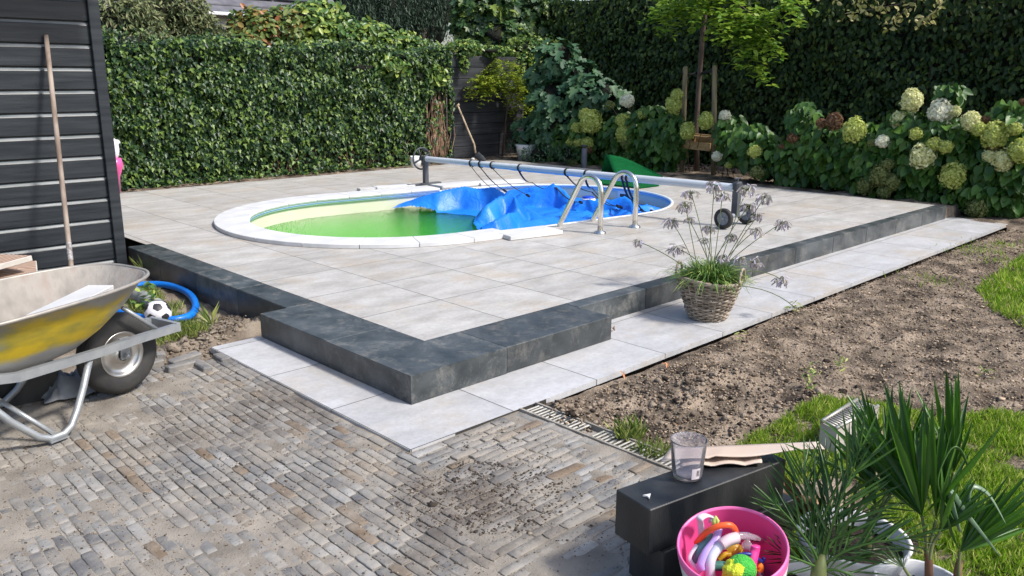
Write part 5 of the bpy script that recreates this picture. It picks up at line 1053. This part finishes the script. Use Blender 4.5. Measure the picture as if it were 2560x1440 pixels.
tcv = bpy.data.curves.new('marks', 'FONT'); tcv.body = '-60'; tcv.size = .019; to = bpy.data.objects.new('marks', tcv); COL.objects.link(to); dg = bpy.context.evaluated_depsgraph_get(); me = bpy.data.meshes.new_from_object(to.evaluated_get(dg)); bpy.data.objects.remove(to)
me.transform(Matrix.Translation(Vector((0, 0, .098))) @ Matrix.Rotation(math.pi/2, 4, 'X'))
for v in me.vertices:                 # wrap the printed figures round the far inside wall (they read reversed through it)
    a = va+math.pi-.1+v.co.x/.052; r = .0528; v.co = Vector((float(cc[0])+r*math.cos(a), float(cc[1])+r*math.sin(a), float(cc[2])+v.co.z))
link('measure_marks', me, bk_, cup)
# cardboard
cdm = mat('cardboard', (.52, .40, .32), (.64, .54, .46), rough=.8, scale=3); 
def sheet_between(P00, P10, P01, P11, zf, name, m, parent, nx_=24, ny_=6):
    V = []
    for j in range(ny_+1):
        for i in range(nx_+1):
            f, g = i/nx_, j/ny_; p = P00*(1-f)*(1-g)+P10*f*(1-g)+P01*(1-f)*g+P11*f*g; p = p.copy(); p[2] += zf(f, g); V.append(p)
    b = MB(); b.add(V, [(j*(nx_+1)+i, j*(nx_+1)+i+1, (j+1)*(nx_+1)+i+1, (j+1)*(nx_+1)+i) for j in range(ny_) for i in range(nx_)]); o = b.build(name, m, parent); o.modifiers.new('thickness', 'SOLIDIFY').thickness = .003; return o
cb_ = thing('cardboard', G(1850, 1150, .17), 'wavy torn sheets of beige cardboard lying on the black block behind the beaker', 'cardboard')
sheet_between(G(1650, 1163, .165), G(2060, 1140, .18), G(1675, 1128, .165), G(2045, 1112, .18), lambda f, g: .012+.008*math.sin(f*9)*(1-g)+.01*(1-g)*(f > .3), 'upper_sheet', cdm, cb_)
sheet_between(G(1700, 1170, .160), G(1905, 1165, .160), G(1700, 1140, .16), G(1900, 1130, .16), lambda f, g: .004+.009*abs(math.sin(f*8)), 'lower_sheet', cdm, cb_)
q = G(1621, 1240, .158); b = MB(); b.prism([(q[0]-.012, q[1]+.012), (q[0]+.014, q[1]+.002), (q[0]-.012, q[1]-.012), (q[0]-.006, q[1])], .156, .161); o = b.build('chip', M['white_stone'], base=q); tag(o, 'tiny white three-pointed chip on the end of the black block', 'chip')

# bucket with toys
BC = G(1830, 1362, .125); bR = 134/pxm(BC); bk = thing('toy_bucket', (BC[0], BC[1], ZL), 'large white bucket with a hot pink inside, full of pool toys', 'bucket')
tl = Matrix.Rotation(rad(13), 3, Vector((RIGHT[0], RIGHT[1], 0)).normalized()) @ Matrix.Rotation(rad(-9), 3, Vector((FWD[0], FWD[1], 0)))
def bl_(prof): return prof
TR = np.array(tl); b = MB(); hb = .27
b.lathe([(bR*.0, -hb), (bR*.78, -hb), (bR*.86, -hb*.8), (bR*1.0, -.045), (bR*1.01, -.012)], BC, 64, rot=TR); b.build('outer_shell', M['white_plastic'], bk)
pkm = mat('pink_plastic', (.78, .085, .30), rough=.42); pkr = mat('pink_rim', (.82, .17, .42), rough=.35)
b = MB(); b.lathe([(bR*1.012, -.03), (bR*1.02, -.004), (bR*1.012, .003), (bR*.985, .004), (bR*.965, -.004)], BC, 64, rot=TR); b.build('rim', pkr, bk)
b = MB(); b.lathe([(bR*.965, -.003), (bR*.90, -.08), (bR*.80, -.17), (bR*.70, -.22), (0, -.225)], BC, 64, rot=TR); b.build('pink_lining', pkm, bk)
DB = FPX/pxm(BC)
def T(u, v, dd=0.): return G2(u, v, DB+dd)
def sm3(pts, k=8):
    Q = [np.array(p) for p in pts]; C = []
    for i in range(len(Q)-1):
        p0_, p1_, p2_, p3_ = Q[max(i-1, 0)], Q[i], Q[i+1], Q[min(i+2, len(Q)-1)]
        for f in np.linspace(0, 1, k, endpoint=False): C.append(.5*((2*p1_)+(-p0_+p2_)*f+(2*p0_-5*p1_+4*p2_-p3_)*f*f+(-p0_+3*p1_-3*p2_+p3_)*f**3))
    return C+[Q[-1]]
def toy(name, pts, r, col, label, cat, rough=.35, flat=None, n=10, m=None, rr=None):
    b = MB(); C = sm3(pts); b.tube(C, rr if rr else r, n, flat=flat); o = b.build(name, m or mat(name+'_mat', col, rough=rough), base=C[0]); tag(o, label, cat); return o
toy('orange_tube', [T(1741, 1358, .06), T(1765, 1332, .02), T(1795, 1316, 0), T(1825, 1313, 0), T(1838, 1325, .02), T(1838, 1338, .04)], .0085, (.90, .12, .03), 'bright orange bent tube arching over the toys', 'toy')
snk = toy('snorkel', [T(1776, 1440, -.02), T(1776, 1405, -.02), T(1788, 1378, -.01), T(1812, 1356, 0), T(1842, 1345, .01)], .0135, (.62, .62, .72), 'pale translucent snorkel with a ribbed bend lying in the bucket', 'snorkel', n=14)
b = MB(); C = sm3([T(1803, 1362, -.012), T(1822, 1350, -.005), T(1843, 1344, .005)], 14); b.tube(C, [.0165 if i % 2 else .0140 for i in range(len(C))], 14); b.build('ribbed_bend', mat('ribbed', (.72, .55, .62), rough=.25), snk)
b = MB(); b.tube(sm3([T(1840, 1340, .02), T(1870, 1340, .03), T(1895, 1347, .05), T(1902, 1352, .08)]), .011, 12); b.build('mouth_tube', pm, snk)
gg = thing('swim_goggles', T(1770, 1350, .03), 'lilac and teal swimming goggles with a white strap hooked over the bucket rim', 'goggles')
b = MB(); b.tube(sm3([T(1797, 1322, .03), T(1788, 1350, .01), T(1765, 1380, -.01), T(1752, 1410, -.02), T(1755, 1425, -.02)]), [.011]*33, 10, flat=.6); b.build('lilac_frame', mat('lilac', (.46, .33, .70), rough=.35), gg)
b = MB(); C = sm3([T(1782, 1335, .04), T(1765, 1355, .04), T(1745, 1382, .04), T(1736, 1405, .04)]); b.tube(C, [.015+.006*math.sin(math.pi*i/(len(C)-1)) for i in range(len(C))], 12, flat=.6); b.build('teal_lens', mat('teal', (.10, .26, .26), rough=.25), gg)
b = MB(); b.tube(sm3([T(1755, 1345, .06), T(1752, 1310, .05), T(1750, 1296, .04), T(1765, 1288, .06), T(1782, 1294, .08), T(1775, 1300, .07)]), .011, 8, flat=.3); b.tube(sm3([T(1742, 1362, .04), T(1724, 1395, .02), T(1740, 1420, 0), T(1750, 1432, 0)]), .006, 8, flat=.4); b.build('strap', mat('strap_white', (.62, .58, .66), rough=.5), gg)
b = MB(); b.tube([T(1784, 1314, .03), T(1785, 1302, .03), T(1790, 1293, .03), T(1794, 1302, .03), T(1789, 1312, .03)], .006, 8); b.build('buckle', mat('lime_buckle', (.50, .62, .16), rough=.4), gg)
c = T(1846, 1424, -.05); bb = thing('fluffy_ball', c, 'fluffy ball half yellow and half green near the bucket front', 'ball')
b = MB(); b.ball(c+RIGHT*.008, .040, 20, jit=.0); b.build('green_half', mat('green_fluff', (.04, .42, .05), (.10, .55, .08), rough=1, scale=60, bump=1, bscale=200), bb)
b = MB(); b.ball(c-RIGHT*.012-FWD*.012, .034, 20, jit=.25); b.build('yellow_half', mat('yellow_fluff', (.50, .62, .03), (.68, .75, .06), rough=1, scale=60, bump=1, bscale=150), bb)
for nm, pts, r, col, lab in (('yellow_ring', [T(1795, 1398, .04), T(1815, 1386, .04), T(1840, 1390, .05), T(1850, 1402, .05)], .008, (.70, .38, .02), 'mustard yellow ring toy lying under the snorkel'),
    ('yellow_block', [T(1818, 1378, .07), T(1835, 1368, .07), T(1850, 1380, .07)], .014, (.62, .36, .04), 'small dark yellow plastic toy behind the ring'),
    ('yellow_figure', [T(1838, 1385, .04), T(1848, 1374, .03), T(1853, 1366, .03)], .0065, (.72, .40, .05), 'little yellow branching toy piece in the middle of the bucket'),
    ('navy_ring', [T(1830, 1396, .0), T(1850, 1387, -.01), T(1875, 1386, -.01), T(1892, 1396, 0), T(1905, 1404, .01), T(1910, 1394, .01)], .0055, (.02, .03, .22), 'dark navy blue plastic ring across the toys'),
    ('pink_water_pistol', [T(1878, 1435, -.01), T(1880, 1405, -.01), T(1886, 1378, 0), T(1888, 1364, 0)], .014, (.85, .06, .30), 'hot pink translucent plastic toy standing upright'),
    ('teal_toy', [T(1785, 1415, .02), T(1805, 1415, .02), T(1815, 1420, .02)], .014, (.06, .20, .17), 'dark teal rounded toy between the snorkel and the fluffy ball'),
    ('orange_toy', [T(1896, 1413, .0), T(1900, 1420, -.0), T(1897, 1428, -.0)], .011, (.85, .22, .03), 'small orange toy at the right side of the bucket'),
    ('red_toy', [T(1800, 1405, .07), T(1830, 1408, .07), T(1860, 1405, .08), T(1890, 1400, .08)], .016, (.30, .05, .02), 'dark red toy at the bottom of the bucket')):
    toy(nm, pts, r, col, lab, 'toy')
b = MB(); b.lathe([(0, .02), (.006, .019), (.009, .012), (.015, .008), (.016, -.006), (.010, -.012), (.012, -.02)], T(1868, 1364, .01), 16); o = b.build('clear_valve', pm, base=T(1868, 1364, .01)); tag(o, 'clear plastic valve cap among the toys', 'toy')
# dry leaves by the block
c = G(1955, 1296, ZL); n = 60; p = c+rnd(n, 1)*np.array([.05, .05, .022])+UP*.04; dl = mat('dead_leaf', (.10, .045, .025), (.40, .24, .14), rough=.7, scale=8, island=.7)
o = link('dead_leaf_pile', cmesh('dead_leaf_pile', [cloud(T_HEART, p, rnd(n)+UP, rnd(n), RN.uniform(.05, .085, n), fold=.9, curl=1.3)]), dl, base=c); tag(o, 'heap of curled dead brown leaves beside the black block', 'dead leaves', kind='stuff')
for i, (u, v, lab) in enumerate(((1530, 825, 'dark red dead leaf by the end of the wide dark edging'), (1664, 906, 'orange dead leaf on the soil at the path edge'), (1556, 938, 'small rusty dead leaf lying against the path edge'))):
    c = G(u, v, ZL+.008); k = 2; o = link('dead_leaf', cmesh('dead_leaf', [cloud(T_IVY, c+rnd(k, .006), UP+rnd(k, .4), rnd(k), RN.uniform(.022, .034, k), fold=.8, curl=1.)]), dl if i == 0 else mat('orange_leaf%d' % i, (.36, .14, .05), (.52, .25, .12), rough=.7), base=c); tag(o, lab, 'leaf')

# pots and palms
def pot(u, v, hw, z, name, label, dz=.14):
    c = G(u, v, z); R_ = hw/pxm(c); th = thing(name, (c[0], c[1], ZL), label, 'plant pot', 'white plant pots in the corner')
    h = z-ZL; b = MB(); b.lathe([(0, -h), (R_*.72, -h), (R_*.95, -.02), (R_*1.0, 0), (R_*.985, .004), (R_*.93, .002), (R_*.90, -.035), (R_*.86, -.06)], c, 56); b.build('pot_wall', M['white_plastic'], th)
    b = MB(); V = []; k = 40
    for r_ in range(9):
        for i in range(k): a = 2*math.pi*i/k; rr = R_*.885*r_/8; x, y = c[0]+rr*math.cos(a), c[1]+rr*math.sin(a); V.append((x, y, c[2]-.045+nz(x, y, 1, 40, 3)*.012))
    b.add(V, [(r_*k+i, r_*k+(i+1) % k, (r_+1)*k+(i+1) % k, (r_+1)*k+i) for r_ in range(8) for i in range(k)]); b.build('potting_soil', mat('potting', (.012, .008, .006), (.045, .03, .022), rough=.95, scale=60, bump=1, bscale=90), th)
    return c, R_
pA_, rA = pot(1975, 1436, 78, .01, 'plant_pot', 'white pot with bare soil and a feather palm, left one of the corner group')
pB_, rB = pot(2133, 1340, 137, .02, 'plant_pot', 'widest white pot of the corner group, behind the feather palm')
pC_, rC = pot(2300, 1458, 108, -.0, 'plant_pot', 'white pot with the reddish palm stem at the bottom edge')
palmm = mat('palm_leaf', (.028, .085, .016), (.10, .21, .04), rough=.33, scale=5, island=.7, transl=.12, contrast=(.15, .9)); fanm = mat('fan_leaf', (.026, .095, .008), (.085, .22, .018), rough=.38, scale=5, island=.8, transl=.22, contrast=(.15, .9), spec=.6)
stm = mat('palm_stem', (.10, .13, .04), (.18, .20, .07), rough=.6, scale=20); stm2 = mat('red_stem', (.12, .055, .03), (.22, .11, .06), rough=.7, scale=20, stretch=(1, 1, .3))
def frond(par, px, depth0, depth1, L_, n, m, w=1., ang=.9):
    Q = [G2(u, v, depth0+(depth1-depth0)*i/(len(px)-1)) for i, (u, v) in enumerate(px)]; C = sm3(Q, 10); b = MB(); b.tube(C, [.004*(1-.8*i/len(C))+.0007 for i in range(len(C))], 6); o = b.build('frond', m, par)
    pp = []; nn = []; tt = []; ss = []; bo = rnd(1)[0]*.2
    for k in range(n):
        f = .14+.86*k/(n-1); i = min(int(f*(len(C)-1)), len(C)-2); p = C[i]; d = C[i+1]-C[i]; d /= np.linalg.norm(d); vw = p-CAM; vw /= np.linalg.norm(vw); sd2 = np.cross(d, vw+bo); sd2 /= np.linalg.norm(sd2)
        for s in (-1, 1):
            a = ang*(1-.55*f)+random.gauss(0, .06); pp.append(p); tt.append(d*math.cos(a)+sd2*s*math.sin(a)+vw*random.gauss(-.15, .2)); nn.append(np.cross(d, sd2)+sd2*s*.5+rnd(1, .25)[0]); ss.append(L_*(1-.45*abs(f-.35)*1.5)*random.uniform(.85, 1.1))
    link('leaflets', cmesh('leaflets', [cloud([(0, 0), (.018*w, .12), (.024*w, .45), (.015*w, .8), (0, 1)], pp, nn, tt, ss, fold=.9, curl=.12)]), m, o)
dA = FPX/pxm(pA_); dB = FPX/pxm(pB_); dC = FPX/pxm(pC_)
p1 = thing('feather_palm', pA_-UP*.05, 'feather palm with narrow dark leaflets growing from the left white pot', 'palm')
b = MB(); b.tube([G2(2046, 1470, dA), G2(2048, 1420, dA), G2(2058, 1385, dA)], [.026, .021, .009], 12); b.build('stem', stm, p1)
for px, d1, L_, n in (([(2050, 1410), (2035, 1330), (2015, 1240), (2008, 1175)], .05, .20, 13), ([(2052, 1410), (2075, 1330), (2098, 1260), (2130, 1180), (2150, 1120)], -.05, .22, 17), ([(2050, 1415), (2030, 1370), (1985, 1310), (1940, 1260)], .0, .17, 14), ([(2055, 1415), (2110, 1380), (2190, 1355), (2290, 1345)], -.1, .17, 14), ([(2052, 1410), (2090, 1340), (2140, 1290), (2220, 1255)], .06, .18, 14), ([(2050, 1430), (2090, 1425), (2150, 1450), (2200, 1490)], -.06, .15, 12), ([(2048, 1420), (2000, 1400), (1950, 1380)], -.04, .12, 9), ([(2051, 1400), (2060, 1320), (2070, 1250), (2060, 1150)], .12, .17, 14)):
    frond(p1, px, dA, dA+d1, L_, n, palmm)
def fan(par, hub, tips, dep, m, nseg=14, w=.09, stem=None):
    nseg = int(nseg*2.0); w *= .44
    H = G2(*hub, dep); Tp = [G2(u, v, dep+dd) for u, v, dd in tips]
    if stem: b = MB(); b.tube(sm3([G2(*stem, dep), (G2(*stem, dep)+H)/2+rnd(1, .004)[0], H]), .0045, 7); o = b.build('leaf_stalk', stm, par)
    else: o = par
    pp = []; tt = []; nn = []; ss = []
    for k in range(nseg):
        f = k/(nseg-1)*(len(Tp)-1); i = min(int(f), len(Tp)-2); q = Tp[i]+(Tp[i+1]-Tp[i])*(f-i); d = q-H; vw = H-CAM; vw /= np.linalg.norm(vw)
        pp.append(H); tt.append(d+rnd(1, .012)[0]); nn.append(-vw+rnd(1, .35)[0]); ss.append(np.linalg.norm(d)*random.uniform(.93, 1.05))
    link('leaf_blade', cmesh('leaf_blade', [cloud([(0, 0), (w*.35, .3), (w*.42, .6), (w*.16, .88), (0, 1)], pp, nn, tt, ss, fold=.8, curl=.10)]), m, o)
p2 = thing('fan_palm', pB_-UP*.05, 'tall fan palm with upright pleated leaves in the widest white pot', 'palm')
b = MB(); b.tube([G2(2165, 1400, dB-.02), G2(2168, 1330, dB-.02), G2(2185, 1270, dB-.02)], [.017, .013, .008], 10); b.build('stem', stm, p2)
fan(p2, (2225, 1240), [(2140, 1010, .02), (2150, 965, 0), (2200, 960, 0), (2235, 970, 0)], dB-.08, fanm, 9, .16, (2180, 1300))
fan(p2, (2190, 1270), [(2100, 1060, .05), (2130, 1070, .03), (2170, 1060, 0)], dB-.03, palmm, 7, .12, (2170, 1330))
fan(p2, (2240, 1200), [(2260, 960, .0), (2290, 985, 0), (2330, 1010, -.02)], dB+.02, fanm, 7, .14, (2185, 1300))
p3 = thing('fan_palm', pC_-UP*.05, 'fan palm with a reddish stem and broad leaves nearest the bottom right corner', 'palm')
b = MB(); b.tube([G2(2322, 1480, dC), G2(2322, 1400, dC), G2(2318, 1370, dC)], [.012, .011, .009], 10); b.tube([G2(2392, 1480, dC), G2(2394, 1430, dC), G2(2400, 1400, dC)], [.012, .011, .009], 10); b.build('stem', stm2, p3)
fan(p3, (2305, 1290), [(2160, 990, 0), (2190, 960, 0), (2230, 975, 0), (2265, 1010, 0), (2300, 1090, -.02)], dC-.04, fanm, 12, .17, (2318, 1385))
fan(p3, (2340, 1300), [(2330, 1060, 0), (2345, 1000, 0), (2375, 1020, 0), (2395, 1100, 0)], dC-.02, fanm, 8, .15, (2320, 1380))
fan(p3, (2352, 1330), [(2370, 1180, -.05), (2410, 1185, -.05), (2455, 1210, -.05), (2480, 1250, -.05)], dC-.08, fanm, 9, .22, (2325, 1400))
fan(p3, (2385, 1180), [(2350, 1010, 0), (2385, 900, .03), (2405, 960, 0), (2430, 1080, 0)], dC+.05, fanm, 7, .17, (2345, 1350))
fan(p3, (2400, 1380), [(2430, 1230, 0), (2490, 1230, 0), (2540, 1220, .02), (2580, 1200, .03), (2590, 1280, .02)], dC-.04, fanm, 11, .15, (2396, 1440))
fan(p3, (2260, 1420), [(2195, 1385, 0), (2215, 1372, 0), (2240, 1370, 0), (2262, 1390, 0)], dC-.06, mat('young_leaf', (.10, .17, .05), (.22, .30, .12), rough=.4, island=.6), 8, .16, (2290, 1450))
for k_, (pts, mm) in enumerate((([(2385, 1300), (2345, 1210), (2372, 1130), (2400, 1125), (2430, 1190)], palmm), ([(2420, 1290), (2425, 1220), (2470, 1235), (2515, 1310)], palmm), ([(2400, 1330), (2375, 1230), (2420, 1290), (2500, 1390)], palmm))):
    C = sm3([G2(u, v, dC-.1) for u, v in pts], 8); b = MB(); b.tube(C, [.0075*math.sin(math.pi*(.12+.88*i/(len(C)-1)))+.0008 for i in range(len(C))], 6, flat=.3); b.build('drooping_leaf', mat('pale_leaf', (.09, .16, .09), (.20, .28, .18), rough=.35) if k_ else mm, p3)

# gutter pieces
q = [G(2052, 1053, -.02), G(2093, 1074, -.035), G(2198, 1018, -.035), G(2140, 999, -.02)]
gp = thing('gutter_block', (q[0]+q[2])/2*np.array([1, 1, 0])+UP*ZL, 'concrete drain block with a slotted grey grate lying on the grass edge', 'drain block')
b = MB(); V = [p-UP*.004 for p in q]+[np.array([p[0], p[1], ZL-.01]) for p in q]; b.add(V, [(0, 1, 2, 3), (4, 7, 6, 5), (0, 4, 5, 1), (1, 5, 6, 2), (2, 6, 7, 3), (3, 7, 4, 0)], smooth=False); b.build('concrete_body', mat('pale_concrete', (.36, .32, .29), (.52, .48, .44), rough=.85, scale=14, bump=.3), gp)
b = MB()
for k in range(17):
    f = .03+.94*k/16; A_ = q[0]+(q[3]-q[0])*f; B_ = q[1]+(q[2]-q[1])*f; A2 = A_+(B_-A_)*.12; B2 = A_+(B_-A_)*.88; b.tube([A2+UP*.003, B2+UP*.003], .0042, 6)
for a_, b__ in ((q[0], q[3]), (q[1], q[2])): o_f = (q[1]-q[0])*.08*(1 if a_ is q[0] else -1); b.tube([a_+o_f+UP*.003, b__+o_f+UP*.003], .009, 6)
b.build('grate', gz, gp)
q = [G(2240, 1060, -.06), G(2262, 1042, -.05), G(2270, 1090, -.10), G(2248, 1105, -.10)]; b = MB(); V = q+[p+FWD*.05+RIGHT*.03 for p in q]; b.add(V, [(0, 1, 2, 3), (7, 6, 5, 4), (0, 4, 5, 1), (1, 5, 6, 2), (2, 6, 7, 3), (3, 7, 4, 0)], smooth=False); o = b.build('concrete_piece', bpy.data.materials['pale_concrete'], base=q[3]); tag(o, 'broken concrete piece standing beside the slotted drain block', 'concrete piece')

# ---------------------------------------------------------------- grass, clods, pebbles
def scatter(poly, n, z):
    P_ = np.array([G(u, v, ZL)[:2] for u, v in poly]); lo = P_.min(0); hi = P_.max(0); out = []
    while len(out) < n:
        x, y = random.uniform(lo[0], hi[0]), random.uniform(lo[1], hi[1])
        if inpoly(x, y, P_): out.append((x, y, z(x, y)))
    return np.array(out)
gpoly = [(1770, 1150), (1880, 1075), (1960, 1040), (2060, 1000), (2200, 1012), (2330, 1035), (2450, 1040), (2620, 1035), (2700, 1500), (2000, 1500), (1960, 1260), (1990, 1190), (1850, 1160)]
pos = scatter(gpoly, 80000, lambda x, y: soilz(x, y)+.0); dn = np.array([nz(p[0], p[1], 3, 3, 3) for p in pos]); pos = pos[dn > RN.uniform(-.40, .22, len(pos))]
n = len(pos); m2 = n
parts = [cloud([(0, 0), (.03, .0), (.03, .5), (0, 1)], pos, rnd(n)*np.array([1, 1, .1]), UP+rnd(n, .75), RN.uniform(.018, .055, n), fold=.5, curl=.7)]
pos = scatter([(2440, 720), (2560, 640), (2640, 640), (2640, 860), (2540, 800), (2480, 770)], 3500, soilz); n = len(pos); parts.append(cloud(T_BLADE, pos, rnd(n)*np.array([1, 1, .1]), UP+rnd(n, .5), RN.uniform(.03, .08, n), fold=.5, curl=.8))
for (u, v, k_) in ((2440, 625, .8), (2510, 655, 1.), (2500, 610, .7), (2330, 700, .5)):
    c = G(u, v, ZL); n = int(160*k_); pos = c+np.stack([RN.normal(0, .12, n), RN.normal(0, .12, n), np.zeros(n)-.01], 1); parts.append(cloud(T_BLADE, pos, rnd(n)*np.array([1, 1, .1]), UP+rnd(n, .6), RN.uniform(.02, .05, n), fold=.5, curl=.8))
gr = link('grass', cmesh('grass', parts), M['grass'], base=(1.5, -2.2, ZL)); tag(gr, 'bright green lawn grass left along the bare soil', 'grass', kind='stuff')
tuft([(1572, 1098, ZL-.02, 1)], 150, .055, .085, 'weed', 'grass_tuft', 'round grass tuft on the soil beside the drainage channel, left of the two', 'grass tuft', None, .8)
tuft([(1632, 1135, ZL-.02, 1)], 140, .07, .065, 'weed', 'grass_tuft', 'flatter grass tuft just left of the plastic beaker', 'grass tuft', None, 1.)
for u, v, k_, lab in ((2100, 918, 22, 'small pale weed seedling in the middle of the bare soil'), (2470, 945, 14, 'tiny weed seedling on the soil far right'), (1985, 775, 30, 'small weed at the path edge right of the basket'), (1855, 845, 8, 'single curved grass shoot on the soil near the basket'), (2020, 975, 40, 'upright leafy weed between the soil and the grass')):
    c = G(u, v, ZL-.01); p = c+np.stack([RN.normal(0, .02, k_), RN.normal(0, .02, k_), RN.uniform(0, .05 if k_ < 40 else .16, k_)], 1); o = link('seedling', cmesh('seedling', [cloud(T_LANCE, p, UP+rnd(k_, .5), rnd(k_), RN.uniform(.02, .045, k_))]), M['weed'], base=c); tag(o, lab, 'weed')
def lumps(name, poly, n, size, m, label, zf, cat, sq=.7):
    P_ = scatter(poly, n, zf); b = MB(); bm = bmesh.new(); bmesh.ops.create_icosphere(bm, subdivisions=1, radius=1); bv = np.array([v.co[:] for v in bm.verts]); bf = np.array([[v.index for v in f.verts] for f in bm.faces]); bm.free()
    S = size*np.exp(RN.normal(0, .45, n)); J = 1+RN.normal(0, .30, (n, len(bv), 1)); V = P_[:, None, :]+bv[None]*J*S[:, None, None]*np.array([1, 1, sq]); LP = (bf[None]+(np.arange(n)*len(bv))[:, None, None]).ravel(); T_ = np.full(n*len(bf), 3)
    o = link(name, cmesh(name, [(V.reshape(-1, 3), LP, T_)]), m, base=(P_[0][0], P_[0][1], ZL)); tag(o, label, cat, kind='stuff'); return o
spoly = [(1330, 1022), (1680, 892), (2000, 760), (2530, 560), (2700, 560), (2700, 1050), (2200, 1030), (1900, 1080), (1650, 1180)]
lumps('soil_crumbs', spoly, 11000, .0048, M['clod'], 'dark crumbs of soil strewn over the bare ground', lambda x, y: soilz(x, y)+.001, 'soil')
lumps('soil_clods', [(1380, 1010), (1680, 900), (2050, 950), (2080, 1010), (1900, 1080), (1650, 1100), (1430, 1060)], 1000, .0070, M['clod'], 'dark clods heaped along the path edge and in the middle of the soil', lambda x, y: soilz(x, y)+.003, 'soil')
lumps('straw_bits', spoly, 16000, .0034, mat('straw', (.22, .15, .09), (.50, .38, .26), rough=.9, scale=20, island=.8), 'pale seeds and bits of straw scattered over the soil', lambda x, y: soilz(x, y)+.003, 'seed', .4)
lumps('sand_crumbs', [(540, 870), (640, 790), (560, 770), (420, 850), (400, 900), (520, 900)], 700, .008, M['sand'], 'sandy crumbs heaped beside the torn pavement edge', lambda x, y: sandz(x, y)+.003, 'sand')
lumps('bed_crumbs', [(1480, 425), (1640, 438), (2340, 505), (2450, 530), (2560, 530), (2400, 470), (1700, 400), (1500, 410)], 2500, .013, M['clod'], 'mulch and crumbs in the flower bed', lambda x, y: bedz(x, y)+.003, 'mulch')

lumps('pavement_dirt', [(0, 1000), (560, 910), (1026, 1130), (1290, 1040), (1640, 1200), (1540, 1440), (0, 1440)], 8000, .0018, mat('dirt_bits', (.09, .07, .055), (.32, .27, .21), rough=.95, scale=20, island=.8), 'grit and crumbs of dry soil strewn over the clinkers', lambda x, y: ZL+low(x, y)-.003, 'grit', .6)
lumps('mud_crumbs', [(1000, 1210), (1150, 1150), (1330, 1160), (1480, 1230), (1330, 1330), (1130, 1340), (980, 1290)], 1500, .0026, mat('mud_bits', (.045, .034, .026), (.15, .115, .085), rough=.95, scale=20, island=.8), 'dark mud trodden over the clinkers in the middle of the pavement', lambda x, y: ZL+low(x, y)-.003, 'mud', .5)
